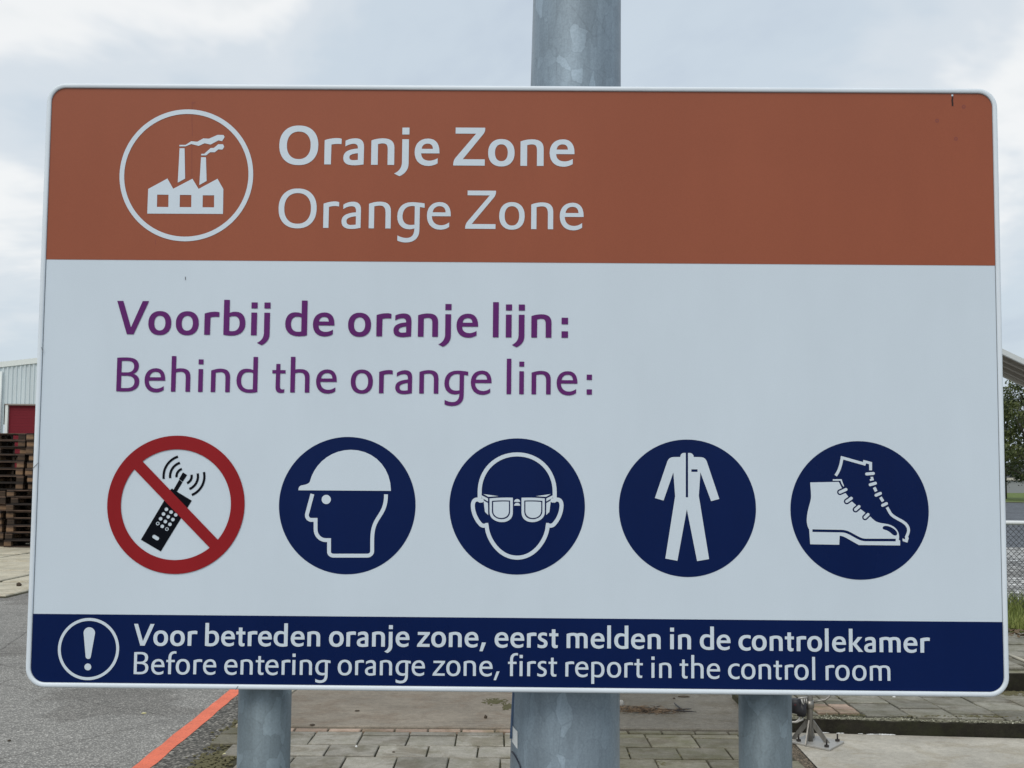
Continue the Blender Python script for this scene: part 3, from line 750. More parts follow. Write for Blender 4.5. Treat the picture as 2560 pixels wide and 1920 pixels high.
# factory emblem
cv = crop(280, 250, 0.16682)
ring = disc('emblem_ring', 1116, 1127, 1001, M_white, cv, 'white ring round the factory emblem', -0.0009, 931)
fac = [('+', [(1015, 725), (1090, 725), (1098, 1180), (988, 1240)]), ('+', [(1337, 860), (1410, 860), (1420, 1215), (1311, 1277)]),
       ('+', [(1013, 675), (1105, 675), (1190, 620), (1280, 628), (1370, 578), (1455, 582), (1585, 525), (1675, 527), (1690, 558), (1652, 618), (1595, 608), (1480, 670), (1390, 650), (1302, 690), (1190, 662), (1105, 697), (1013, 697)]),
       ('+', [(1338, 810), (1385, 808), (1480, 722), (1528, 720), (1595, 665), (1665, 665), (1685, 703), (1657, 745), (1595, 742), (1543, 785), (1472, 785), (1413, 832), (1338, 832)]),
       ('+', [(545, 1335), (833, 1178), (920, 1332), (1207, 1182), (1300, 1334), (1583, 1182), (1671, 1337), (1665, 1709), (531, 1704)]),
       ('-', [(680, 1420), (850, 1422), (847, 1606), (675, 1604)]), ('-', [(1020, 1424), (1192, 1425), (1190, 1608), (1016, 1607)]), ('-', [(1363, 1430), (1533, 1430), (1532, 1611), (1359, 1610)])]
decal('factory_symbol', fac, M_white, -0.0009, ring, cv)
# attention mark
cv = crop(40, 1520, 0.13562)
ring = disc('warning_ring', 1340, 754, 564, M_white, cv, 'small white ring round an exclamation mark', -0.0009, 511)
drop = arc(1355, 458, 105, R(175), R(365), 20) + arc(1335, 890, 48, R(5), R(175), 12)
decal('exclamation_mark', [('+', drop), ('+', circ(1328, 1084, 63, 32))], M_white, -0.0009, ring, cv)
# no radio / phone
cv = crop(260, 1080, 0.21705)
body = disc('prohibition_ring', 830, 835, 791, M_red, cv, 'red ring with diagonal bar over a handset', -0.0012, 633)
decal('prohibition_bar', [('+', [(430, 320), (1330, 1257), (1234, 1348), (334, 411)]), ], M_red, -0.00125, body, cv)
ph_ = [('+', [(426, 1240), (655, 1375), (1012, 790), (800, 662), (785, 650), (770, 662)]), ('+', [(800, 668), (838, 690), (905, 578), (868, 548)]), ('+', [(865, 541), (910, 465), (958, 495), (908, 572)])]
for (x, y) in ((719, 889), (773, 921), (827, 953), (686, 943), (740, 975), (794, 1007), (653, 998), (707, 1030), (760, 1062), (672, 1085), (620, 1053), (725, 1117)):
    ph_.append(('-', circ(x, y, 22, 16)))
for (x, y) in ((620, 1053), (725, 1117)): ph_.append(('+', circ(x, y, 11, 12)))
ph_.append(('-', capsule(578, 1204, 614, 1225, 22)))
decal('handset_symbol', ph_, M_black, -0.0006, body, cv)
wv = []
for r_ in (238, 163, 89): wv.append(('+', stroke(arc(925, 510, r_, math.atan2(-227, -72), math.atan2(30, -235) - 2 * math.pi, 20), 27)))
for r_ in (232, 158, 85): wv.append(('+', stroke(arc(925, 510, r_, math.atan2(-50, 230), math.atan2(205, 83), 20), 27)))
decal('radio_waves', wv, M_black, -0.0006, body, cv)
# helmet
cv = crop(690, 1080, 0.217)
d_ = disc('mandatory_disc', 821, 845, 787, M_navy, cv, 'navy disc with a head in a white helmet')
decal('helmet_symbol', [('+', bez('M 260 671 C 258 640 270 620 300 614 C 345 607 375 597 390 575 C 440 370 625 205 865 205 C 1120 205 1325 400 1325 678')), ('+', circ(580, 777, 53, 32)),
      ('+', stroke(bez('M 420 714 L 357 950 C 354 985 375 1010 405 1012 L 457 1012 L 457 1120 C 457 1190 510 1245 575 1245 L 612 1245 L 612 1380 C 612 1405 635 1424 665 1424 L 1050 1424 C 1085 1424 1109 1400 1109 1370 L 1109 1270 C 1109 1150 1120 1080 1172 1000 C 1220 920 1268 870 1268 718'), 44))], M_white, -0.0009, d_, cv)
# goggles
cv = crop(1110, 1080, 0.217)
d_ = disc('mandatory_disc', 842, 855, 781, M_navy, cv, 'navy disc with a head wearing safety goggles')
hl = 'M 411 752 C 400 640 440 258 843 258'
lo = []
dome = bez('M 411 760 L 411 690 C 411 440 600 258 843 258 C 1086 258 1275 440 1275 690 L 1275 760', 16)
lo.append(('+', stroke(dome, 46)))
ear = bez('M 436 802 C 425 785 410 775 380 778 C 345 780 332 810 332 850 C 335 930 370 1005 410 1050 C 432 1080 455 1085 490 1074 L 492 1085 C 500 1190 560 1290 620 1350 C 690 1420 770 1447 844 1447')
lo.append(('+', stroke(ear, 46))); lo.append(('+', stroke(mirror(ear, 843), 46)))
for c_ in ((413, 788), (434, 788), (488, 1072)):
    lo.append(('+', circ(c_[0], c_[1], 25, 16))); lo.append(('+', circ(1686 - c_[0], c_[1], 25, 16)))
temple = [(434, 729), (507, 765), (507, 800), (437, 760)]
shield = [(455, 788), (507, 818), (509, 956), (472, 921)]
tri = [(455, 715), (628, 739), (510, 747)]
lens_o = bez('M 525 765 C 610 756 710 754 793 757 L 793 925 C 793 995 745 1038 668 1038 C 590 1038 525 990 525 925')
lens_n = bez('M 552 793 C 620 787 700 786 762 790 L 762 915 C 762 970 725 1005 663 1005 C 600 1005 552 965 552 912')
lens_i = bez('M 567 806 C 630 800 695 799 748 802 L 748 908 C 748 960 712 990 662 990 C 605 990 567 955 567 908')
for p_ in (temple, shield, tri): lo.append(('+', p_)); lo.append(('+', mirror(p_, 843)))
for s_, p_ in (('+', lens_o), ('-', lens_n), ('+', lens_i)): lo.append((s_, p_)); lo.append((s_, mirror(p_, 843)))
for yb3 in (805, 848):
    lo.append(('+', bez(f'M 807 {yb3} C 810 {yb3-44} 875 {yb3-44} 878 {yb3}')))
decal('goggles_symbol', lo, M_white, -0.0009, d_, cv)
# overall
cv = crop(1530, 1080, 0.22303)
d_ = disc('mandatory_disc', 845, 852, 768, M_navy, cv, 'navy disc with white protective overalls')
decal('overalls_symbol', [('+', bez('M 765 280 C 765 250 785 235 805 235 L 876 235 C 900 240 915 258 915 280 L 990 282 C 1030 284 1050 300 1062 332 L 1202 750 L 1110 775 L 990 452 L 972 715 L 1087 1424 L 953 1447 L 838 865 L 732 1443 L 597 1418 L 707 720 L 687 452 L 577 768 L 480 740 L 618 335 C 632 297 655 283 690 281')),
      ('-', [(826, 225), (851, 225), (852, 733), (826, 732)]), ('-', [(889, 418), (958, 418), (958, 447), (889, 447)])], M_white, -0.0009, d_, cv)
# boot
cv = crop(1960, 1080, 0.22303)
d_ = disc('mandatory_disc', 846, 876, 775, M_navy, cv, 'navy disc with white lace-up safety boots')
cv = crop(2010, 1120, 0.15669)
bt = [('+', bez('M 97 549 L 555 540 L 600 632 L 665 725 L 765 855 L 905 978 L 1060 1100 L 1130 1163 C 1200 1205 1290 1200 1360 1222 C 1450 1250 1515 1320 1515 1420 L 1510 1465 L 1531 1475 L 1531 1554 L 872 1547 L 700 1450 C 650 1420 610 1402 567 1399 L 560 1543 L 97 1535 L 80 1300 C 30 1220 35 1120 60 1000 C 80 900 114 840 110 750 C 108 680 100 620 97 549')),
      ('-', stroke(bez('M 132 1318 L 600 1326 C 690 1330 740 1370 800 1400 C 870 1440 920 1467 990 1467 L 1461 1468'), 42)),
      ('-', bez('M 1252 1275 C 1255 1230 1320 1235 1380 1260 C 1440 1290 1487 1330 1485 1370 C 1480 1405 1440 1405 1410 1380 C 1360 1335 1340 1320 1280 1302 C 1262 1297 1250 1290 1252 1275')),
      ('+', stroke([(457, 511), (588, 509), (626, 615)], 24)),
      ('-', [(548, 530), (572, 530), (640, 640), (602, 640)]),
      ('+', stroke(bez('M 502 441 C 560 365 585 280 605 155 L 968 257'), 46)),
      ('+', [(945, 190), (1083, 226), (1083, 356), (1038, 356), (1035, 258), (988, 244), (975, 283), (930, 270)])]
for (x0, y0, x1, y1) in ((572, 705, 667, 662), (680, 852, 752, 802), (820, 982, 875, 934), (972, 1106, 1019, 1060)):
    bt.append(('-', capsule(x0, y0, x1, y1, 47)))
for (x0, y0, x1, y1) in ((572, 705, 667, 662), (680, 852, 752, 802), (820, 982, 875, 934), (972, 1106, 1019, 1060), (998, 414, 1104, 406), (1054, 586, 1136, 562), (1147, 753, 1216, 724), (1252, 914, 1312, 887)):
    bt.append(('+', capsule(x0, y0, x1, y1, 24)))
bt += [('+', [(1058, 460), (1100, 460), (1112, 513), (1052, 527), (1046, 500), (1066, 490)]), ('+', stroke([(1117, 628), (1150, 692)], 46)), ('+', stroke([(1217, 785), (1258, 852)], 46)),
       ('+', stroke(bez('M 1322 945 L 1368 1030 C 1395 1080 1450 1105 1520 1145 C 1610 1190 1665 1240 1665 1310 C 1665 1360 1640 1385 1630 1430'), 46)),
       ('+', [(1608, 1405), (1655, 1410), (1668, 1438), (1646, 1510), (1570, 1484), (1570, 1442), (1612, 1458)])]
decal('boot_symbol', bt, M_white, -0.0009, d_, cv)
# marks on the face
o = decal('scratch_mark', [('+', stroke([(0, 0), (0.6, 8), (-0.4, 15), (0.7, 23), (0.4, 29)], 4.2))], M_dirt, -0.0006, sign, crop(2380.5, 236.5, 1.0))
o['label'] = 'short dark vertical gouge near the top right corner'
o = decal('chip', [('+', circ(2380.3, 238.5, 2.6, 10))], M_white, -0.0007, sign, crop(0, 0, 1))
for (x, y) in ((2342.5, 302), (2409, 267), (2389.5, 347)):
    decal('faded_ring', [('+', circ(x, y, 5.0, 18)), ('-', circ(x, y, 2.0, 14))], M_ghost, -0.0006, sign, crop(0, 0, 1))
M_streak = mat('rusty drip', (0.24, 0.055, 0.03), 0.6)
for (pts, w_) in ((((481, 254), (480, 300), (481.5, 340)), 1.6), (((480.5, 350), (479.5, 392), (480, 448)), 1.3), (((389, 600), (388.7, 612)), 2.0)):
    decal('drip_streak', [('+', stroke(pts, w_))], M_streak, -0.0006, sign, crop(0, 0, 1))
decal('bird_spot', [('+', circ(482, 258, 3.2, 9)), ('+', circ(487, 256, 2.0, 9))], M_streak, -0.00062, sign, crop(0, 0, 1))
decal('dust_mark', [('+', stroke([(463.5, 692), (464.2, 700)], 2.0))], mat('grey mark', (0.12, 0.13, 0.15)), -0.0006, sign, crop(0, 0, 1))
# hairline seams across the folded frame
M_seam = mat('frame seam', (0.20, 0.22, 0.23), 0.8)
for (a1, b1) in (((84.5, 1171), (99, 1157)), ((106, 868), (110, 880)), ((590, 1724), (597, 1714))):
    u0, v0 = S(*a1); u1, v1 = S(*b1)
    bm = bmesh.new(); dx_, dz_ = u1 - u0, v1 - v0; l_ = math.hypot(dx_, dz_); nx, nz = -dz_ / l_ * 0.0005, dx_ / l_ * 0.0005
    f = bm.faces.new([bm.verts.new(p) for p in ((u0 + nx, -0.0042, v0 + nz), (u1 + nx, -0.0042, v1 + nz), (u1 - nx, -0.0042, v1 - nz), (u0 - nx, -0.0042, v0 - nz))])
    bm.normal_update()
    if f.normal.y > 0: f.normal_flip()
    obj('frame_seam', bm, M_seam, sign)
# posts and clamps
PR = 0.0415; PY = 1.965
ic = sign.rotation_euler.to_matrix().inverted()
post_pos = []
for px in (661.5, 1912.8):
    p = A(px, 1790, PY); q = ic @ Vector((p.x - SC_.x, p.y - SC_.y, 0)); post_pos.append(q.x)
    bm = bmesh.new(); tube(bm, [(q.x, q.y, -0.3), (q.x, q.y, 0.8), (q.x, q.y, ZC + HZ - 0.03)], PR, 40)
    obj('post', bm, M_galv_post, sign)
for zc_ in (-0.33, 0.33):
    bm = bmesh.new()
    box(bm, -HX + 0.05, HX - 0.05, 0.0045, 0.030, ZC + zc_ - 0.02, ZC + zc_ + 0.02); bevel(bm, 0.003)
    obj('back_rail', bm, M_galv_post, sign)

# ------------------------------------------------------------ big lamp pole right behind
pb, pt = A(1411.9, 1920, 2.02), A(1442.5, 0, 2.02)
rb_, rt_ = 268.3 / FPX * 2.03 / 2 * 0.995, 228 / FPX * 2.0 / 2 * 0.995
pole = empty('lamp_pole', (pb.x, pb.y, 0)); tag(pole, 'thick tapered galvanised pole standing directly behind the sign', 'pole')
ax = (pt - pb) / (pt.z - pb.z); dr_ = (rt_ - rb_) / (pt.z - pb.z)
def pole_at(z): return (pb.x + ax.x * (z - pb.z) - pb.x, pb.y + ax.y * (z - pb.z) - pb.y, z), rb_ + dr_ * (z - pb.z)
bm = bmesh.new(); zs = [-0.3, 0.0, 0.5, 1, 1.5, 2, 2.5, 3, 4, 5, 6]
tube(bm, [pole_at(z)[0] for z in zs], [pole_at(z)[1] for z in zs], 64)
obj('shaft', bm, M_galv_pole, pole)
M_sticker = mat('white sticker', (0.85, 0.87, 0.85), 0.5)
def patch_on_pole(px0, px1, pyl0, pyl1, pyr0, pyr1, m, name, off=0.0008):
    """curved patch wrapped on the shaft"""
    bm = bmesh.new(); n_ = 8; rows = []
    for k in range(n_ + 1):
        q = k / n_; col = []
        for (ya, yb4) in ((pyl0, pyr0), (pyl1, pyr1)):
            py = ya + (yb4 - ya) * q
            base = A((px0 + px1) / 2, py, 1.95); c0, r_ = pole_at(base.z); r_ += off
            cxw = c0[0] + pb.x
            # angle so that it projects between px0 and px1
            xx = A(px0 + (px1 - px0) * q, py, 1.99).x
            s_ = max(-0.995, min(0.995, (xx - cxw) / r_)); an = math.asin(s_)
            if k == 0: an -= 0.25
            col.append(bm.verts.new((c0[0] + r_ * math.sin(an), c0[1] - r_ * math.cos(an), base.z)))
        rows.append(col)
    for a_, b_ in zip(rows, rows[1:]): bm.faces.new((a_[0], b_[0], b_[1], a_[1]))
    bmesh.ops.recalc_face_normals(bm, faces=bm.faces[:])
    return obj(name, bm, m, pole)
patch_on_pole(1280, 1293.5, 1829, 1871, 1838, 1882, M_sticker, 'sticker')
M_cable = mat('dark cable', (0.02, 0.022, 0.04), 0.4)
bm = bmesh.new(); pts = []
for k in range(15):
    q = k / 14; px = 1279.5 + 22 * q; py = 1896 + 24 * q ** 2 + 6 * q
    base = A(px, py, 1.95); c0, r_ = pole_at(base.z); s_ = max(-0.99, min(0.99, (A(px, py, 1.985).x - pb.x - c0[0]) / (r_ + .001))); an = math.asin(s_)
    pts.append((c0[0] + (r_ + .0012) * math.sin(an), c0[1] - (r_ + .0012) * math.cos(an), base.z))
tube(bm, pts, 0.0012, 6); obj('cable', bm, M_cable, pole)
M_bluecable = mat('blue grey cable', (0.10, 0.16, 0.27), 0.4)
bm = bmesh.new(); c0, r_ = pole_at(1.2)
tube(bm, [(c0[0] - r_ - 0.0005 + .001 * k, c0[1] - 0.02, 1.175 + .02 * k) for k in range(6)], 0.0022, 8); obj('cable', bm, M_bluecable, pole)

# ------------------------------------------------------------ corrugated shed with a red door, far left
YB = 45.0
shed = empty('industrial_shed', (-14, YB, 0)); tag(shed, 'pale corrugated metal shed with a red roller door behind the pallets', 'building')
M_clad = mat('pale cladding', (0.58, 0.66, 0.695), 0.5); t = M_clad.node_tree; v = objcoord(t)
setc(M_clad, bright(t, bright(t, mixc(t, (0.58, 0.66, 0.695), (0.58, 0.66, 0.695), 0.0), noisen(t, mapping(t, v, (3, 3, 0.4)), 1, 5), 0.88, 1.08), noisen(t, v, 0.6), 0.92, 1.06))
M_trim = mat('pale trim', (0.68, 0.73, 0.72), 0.5)
M_door = mat('red door paint', (0.145, 0.008, 0.017), 0.6, spec=0.25); M_dark = mat('dark interior', (0.01, 0.01, 0.01), 0.9)
def topz(x):                       # x in world
    return 5.40 + 0.12 * (x + 18.9) if x < -9 else 5.40 + 0.12 * 9.9 - 0.12 * (x + 9)
def ribs(x0, x1, z0, z1f, name):
    """trapezoid sheet, one panel of five ribs"""
    bm = bmesh.new(); pitch = 0.16; x = x0; pv = None
    cols = []
    while x < x1 - 1e-6:
        for dx_, dy_ in ((0, 0), (0.035, 0), (0.058, -0.04), (0.115, -0.04), (0.138, 0)):
            if x + dx_ < x1: cols.append((x + dx_, dy_))
        x += pitch
    cols.append((x1, 0))
    for cx_, cy_ in cols:
        a_ = bm.verts.new((cx_ + 14, cy_, z0)); b_ = bm.verts.new((cx_ + 14, cy_, z1f(cx_)))
        if pv: bm.faces.new((pv[0], a_, b_, pv[1]))
        pv = (a_, b_)
    return obj(name, bm, M_clad, shed)
DX0, DX1, DZ = (20 - 1280) / FPX * YB, (20 - 1280) / FPX * YB + 4.2, 3.99
DX0 = A(20, 1050, YB).x; DX1 = DX0 + 4.2; DZ = A(60, 1012, YB).z
x = DX0 - 0.16
while x > -34: ribs(x - 0.8, x - 0.0, 0.0, topz, 'cladding_panel'); x -= 0.8
x = DX0 - 0.16
while x < DX1 + 0.1: ribs(x, x + 0.8, DZ + 0.03, topz, 'cladding_panel'); x += 0.8
while x < 0: ribs(x, x + 0.8, 0.0, topz, 'cladding_panel'); x += 0.8
bm = bmesh.new()
def slopebox(bm, xa, xb, ya, yb5, off0, off1):
    vs = []
    for (xx, yy_, o_) in ((xa, ya, off0), (xb, ya, off0), (xb, yb5, off0), (xa, yb5, off0), (xa, ya, off1), (xb, ya, off1), (xb, yb5, off1), (xa, yb5, off1)):
        vs.append(bm.verts.new((xx + 14, yy_, topz(xx) + o_)))
    for f in ((0, 1, 5, 4), (1, 2, 6, 5), (2, 3, 7, 6), (3, 0, 4, 7), (4, 5, 6, 7), (3, 2, 1, 0)): bm.faces.new([vs[i] for i in f])
slopebox(bm, -34, -9, -0.07, 0.1, -0.04, 0.16); slopebox(bm, -9, 0.2, -0.07, 0.1, -0.04, 0.16)
bmesh.ops.recalc_face_normals(bm, faces=bm.faces[:]); obj('verge_trim', bm, M_trim, shed)
bm = bmesh.new(); slopebox(bm, -34, -9, 0.1, 25, -0.02, 0.08); slopebox(bm, -9, 0.2, 0.1, 25, -0.02, 0.08)
bmesh.ops.recalc_face_normals(bm, faces=bm.faces[:]); obj('roof', bm, M_trim, shed)
boxobj('side_wall', -20, -19.9, 0.05, 25, 0, topz(-34), M_clad, shed); boxobj('side_wall', 14.0, 14.1, 0.05, 25, 0, topz(0), M_clad, shed)
nsl = 40
for k in range(nsl):
    z0 = DZ * k / nsl
    boxobj('door_slat', DX0 + 14, DX1 + 14, 0.06, 0.10, z0 + 0.002, z0 + DZ / nsl - 0.002, M_door, shed)
boxobj('door_backing', DX0 + 14 - .1, DX1 + 14 + .1, 0.11, 0.14, 0, DZ + .1, M_dark, shed)
for xx in (DX0 - 0.10, DX1): boxobj('door_jamb', xx + 14, xx + 14.10, -0.05, 0.12, 0, DZ + 0.03, M_trim, shed)
boxobj('door_lintel', DX0 + 13.9, DX1 + 14.1, -0.06, 0.055, DZ - 0.02, DZ + 0.03, mat('grey brown lintel', (0.25, 0.22, 0.2)), shed)  # lintel in a darker grey brown than the jambs
bm = bmesh.new(); tube(bm, [(DX0 + 14 - 0.27, -0.11, 0), (DX0 + 14 - 0.27, -0.11, DZ - .2), (DX0 + 14 - .27, -0.11, 5.2)], 0.05, 10); obj('downpipe', bm, M_trim, shed)

# ------------------------------------------------------------ pallets
def wood(name, base):
    m = mat(name, base, 0.85); t = m.node_tree; v = objcoord(t)
    c = mixc(t, base, tuple(x * 0.45 for x in base), ramp(t, noisen(t, mapping(t, v, (2, 14, 14)), 3, 4), [(0.4, (0,) * 3), (0.7, (1,) * 3)]))
    c = bright(t, c, objrandom(t), 0.3, 1.9); setc(m, c); return m
M_wood = wood('weathered pallet wood', (0.055, 0.034, 0.023)); M_block = wood('pallet block wood', (0.12, 0.072, 0.040))
def bmesh_box(sx, sy, sz):
    bm = bmesh.new(); box(bm, -sx / 2, sx / 2, -sy / 2, sy / 2, -sz / 2, sz / 2); bevel(bm, 0.003)
    me = bpy.data.meshes.new('board'); bm.to_mesh(me); bm.free(); return me
me_long = bmesh_box(1.2, 0.12, 0.022); me_str = bmesh_box(0.145, 0.8, 0.022); me_blk = bmesh_box(0.145, 0.12, 0.078)
me_long.materials.append(M_wood); me_str.materials.append(M_wood); me_blk.materials.append(M_block)
def pallet_proto():
    r_ = empty('wooden_pallet')
    for y in (-0.34, 0, 0.34): obj('bottom_board', me_long, None, r_, (0, y, 0.011))
    for x in (-0.5275, 0, 0.5275):
        for y in (-0.34, 0, 0.34): obj('block', me_blk, None, r_, (x, y, 0.061))
        obj('stringer_board', me_str, None, r_, (x, 0, 0.111))
    for y in (-0.34, -0.17, 0, 0.17, 0.34): obj('deck_board', me_long, None, r_, (0, y, 0.133))
    return r_
def copy_tree(o, parent=None):
    c_ = o.copy(); C.objects.link(c_)
    if parent: c_.parent = parent
    for ch in list(o.children): copy_tree(ch, c_)
    return c_
proto = pallet_proto(); first = True
ORD = 'bottom second third fourth fifth sixth seventh eighth ninth tenth eleventh twelfth thirteenth fourteenth fifteenth topmost'.split()
stacks = [('left front', -10.92, 25.4, 16, 0.035), ('right front', -9.62, 25.3, 16, 0.045), ('rear left', -11.0, 26.8, 13, 0.10), ('rear right', -9.55, 26.8, 12, 0.1)]
for nm, sx, sy, cnt, jit in stacks:
    for k in range(cnt):
        o = proto if first else copy_tree(proto); first = False
        dx_ = (0.36 if nm == 'left front' and 8 <= k else 0) + (0.36 if nm == 'right front' and 8 <= k else 0)
        o.location = (sx + dx_ + rnd.uniform(-jit, jit), sy + rnd.uniform(-.05, .05), 0.028 + k * 0.1442)
        o.rotation_euler = (rnd.uniform(-.005, .005), rnd.uniform(-.006, .006), rnd.uniform(-0.05, 0.05))
        word = ORD[-1] if k == cnt - 1 else ORD[k]
        tag(o, f'weathered brown wooden pallet, {word} of the {nm} stack before the shed', 'pallet', 'stacked wooden pallets in the yard')

# ------------------------------------------------------------ stainless filling stand right of the right post
M_steel = mat('brushed stainless steel', (0.24, 0.23, 0.21), 0.38, 0.7); t = M_steel.node_tree; v = objcoord(t)
setc(M_steel, bright(t, mixc(t, (0.24, 0.23, 0.21), (0.24, 0.23, 0.21), 0.0), noisen(t, mapping(t, v, (60, 60, 8)), 1, 4), 0.7, 1.2))
M_steel_light = mat('bright plate steel', (0.42, 0.41, 0.385), 0.45, 0.4)
M_rubber = mat('black rubber coupling', (0.010, 0.010, 0.014), 0.55)
M_rust = mat('dark bolt', (0.025, 0.02, 0.018), 0.7)
bc = G(2025, 1853.5, 0.02)
stand = empty('coupling_stand', (bc.x, bc.y, 0.011), 0); tag(stand, 'small stainless steel stand bolted to the ground beside the right sign post', 'stand')
hd = 0.205
plate_pts = [(0.205, 0.0), (0.03, 0.20), (-0.112, -0.015), (0.062, -0.215)]
bm = bmesh.new(); lo_ = [bm.verts.new((x, y, 0.0)) for x, y in plate_pts]; hi_ = [bm.verts.new((x, y, 0.012)) for x, y in plate_pts]
bm.faces.new(lo_[::-1]); bm.faces.new(hi_)
for i in range(4): bm.faces.new((lo_[i], lo_[(i + 1) % 4], hi_[(i + 1) % 4], hi_[i]))
bmesh.ops.recalc_face_normals(bm, faces=bm.faces[:]); bevel(bm, 0.0015); obj('base_plate', bm, M_steel_light, stand)
ang = [R(a1) for a1 in (-27, 63, 153, 243)]
bm = bmesh.new(); tube(bm, [(0, 0, 0.0), (0, 0, 0.24), (0, 0, 0.62)], 0.0185, 20); obj('upright_tube', bm, M_steel, stand)
bm = bmesh.new(); tube(bm, [(0, 0, 0.205), (0, 0, 0.25)], 0.026, 20); obj('collar', bm, M_steel, stand)
for a1 in ang:
    dv = Vector((math.cos(a1), math.sin(a1), 0)); nv = Vector((-dv.y, dv.x, 0))
    bm = bmesh.new()
    pr_ = [(0.018, 0.128), (0.022, 0.138), (0.118, 0.012), (0.084, 0.012), (0.018, 0.095)]
    v1_ = [bm.verts.new(dv * a2 + nv * 0.004 + Vector((0, 0, b2))) for a2, b2 in pr_]; v2_ = [bm.verts.new(dv * a2 - nv * 0.004 + Vector((0, 0, b2))) for a2, b2 in pr_]
    bm.faces.new(v1_); bm.faces.new(v2_[::-1])
    for i in range(5): bm.faces.new((v1_[i], v2_[i], v2_[(i + 1) % 5], v1_[(i + 1) % 5]))
    bmesh.ops.recalc_face_normals(bm, faces=bm.faces[:]); obj('gusset', bm, M_steel, stand)
for px_, py_ in plate_pts:
    p = Vector((0.046 + (px_ - 0.046) * 0.74, -0.008 + (py_ + 0.008) * 0.74, 0))
    bm = bmesh.new(); tube(bm, [p + Vector((0, 0, 0.012)), p + Vector((0, 0, 0.024))], 0.014, 6, smooth=False)
    tube(bm, [p + Vector((0, 0, 0.024)), p + Vector((0, 0, 0.055))], 0.005, 8); obj('anchor_bolt', bm, M_rust, stand)
# coupling
bm = bmesh.new()
cx0 = -0.055
tube(bm, [(cx0 - 0.035, -0.02, 0.235), (cx0 - 0.035, -0.02, 0.215), (cx0 - 0.03, -0.02, 0.17), (cx0 - 0.005, -0.02, 0.165), (cx0, -0.02, 0.14)], [0.03, 0.036, 0.036, 0.03, 0.026], 14)
tube(bm, [(cx0 + 0.004, -0.02, 0.21), (cx0 + 0.004, -0.02, 0.155), (cx0 + 0.002, -0.02, 0.132)], [0.028, 0.028, 0.021], 14)
obj('rubber_coupling', bm, M_rubber, stand, (0, 0, 0.028))
bm = bmesh.new(); tube(bm, [(cx0 - .045, -0.058, 0.206), (cx0 - .045, -0.061, 0.206)], 0.006, 10); obj('red_button', bm, mat('red plastic', (0.05, 0.006, 0.01)), stand, (0, 0, 0.028))
bm = bmesh.new()
for dx_ in (-0.012, 0.0): tube(bm, [(-0.018 + dx_ - .012, -0.022, 0.228), (-0.018 + dx_ - .006, -0.022, 0.228)], 0.017, 16)
tube(bm, [(-0.075, -0.03, 0.245), (-0.02, -0.025, 0.252)], 0.005, 8)
tube(bm, [(-0.062, -0.055, 0.245), (-0.058, -0.06, 0.225), (-0.050, -0.058, 0.215)], 0.004, 8)
obj('hose_clamp', bm, M_steel_light, stand, (0, 0, 0.022))
bm = bmesh.new(); tube(bm, [(0.02, -0.01, 0.222), (0.06, -0.012, 0.232), (0.09, -0.012, 0.236), (0.112, -0.012, 0.252), (0.14, -.012, 0.30)], 0.0065, 10); obj('handle_rod', bm, M_steel, stand, (0, 0, 0.02))
bm = bmesh.new()
for ox in (0, 0.02): tube(bm, [(cx0 + ox * .8 - .01, -0.02, 0.135), (cx0 - 0.012 + ox, -0.02, 0.115), (cx0 - 0.035 + ox * .4, -0.02, 0.100), (cx0 - 0.10, -0.02, 0.098)], 0.006, 8)
obj('supply_pipe', bm, M_steel_light, stand, (0, 0, 0.026))
# white crumbs along the kerb foot, pebbles and leaves lying about
M_chalk = mat('white mineral', (0.75, 0.76, 0.76), 0.8); M_leafdark = mat('dead leaf', (0.05, 0.035, 0.02), 0.8); M_leafyel = mat('pale fallen leaf', (0.62, 0.58, 0.30), 0.7)
def lump(name, p, sx, sy, sz, m, label, cat, seed=0):
    bm = bmesh.new(); bmesh.ops.create_icosphere(bm, subdivisions=2, radius=1.0)
    for vv in bm.verts:
        vv.co *= 1 + 0.3 * mnoise.noise(vv.co * 1.7 + Vector((seed, 0, 0)))
        vv.co = Vector((vv.co.x * sx, vv.co.y * sy, max(-0.5, vv.co.z) * sz))
    o = obj(name, bm, m, None, (p.x, p.y, p.z + sz * 0.4)); tag(o, label, cat); return o
bm = bmesh.new()
for (x0, x1, y) in ((2058, 2072, 1832.5), (2093, 2110, 1834), (2147, 2158, 1835), (2168, 2234, 1836.5), (2205, 2238, 1838)):
    xx = x0
    while xx < x1:
        p = G(xx, y, 0.012); r_ = rnd.uniform(0.0015, 0.0048)
        mt = Matrix.Translation((p.x, min(p.y, kY(p.x) - .012), 0.014)) @ Matrix.Diagonal((2.2, 1, 0.8, 1))
        bmesh.ops.create_icosphere(bm, subdivisions=1, radius=r_, matrix=mt); xx += rnd.uniform(1.5, 4)
o = obj('white_residue', bm, M_chalk); tag(o, 'white crumbly residue along the foot of the dark kerb', 'residue', kind='stuff')
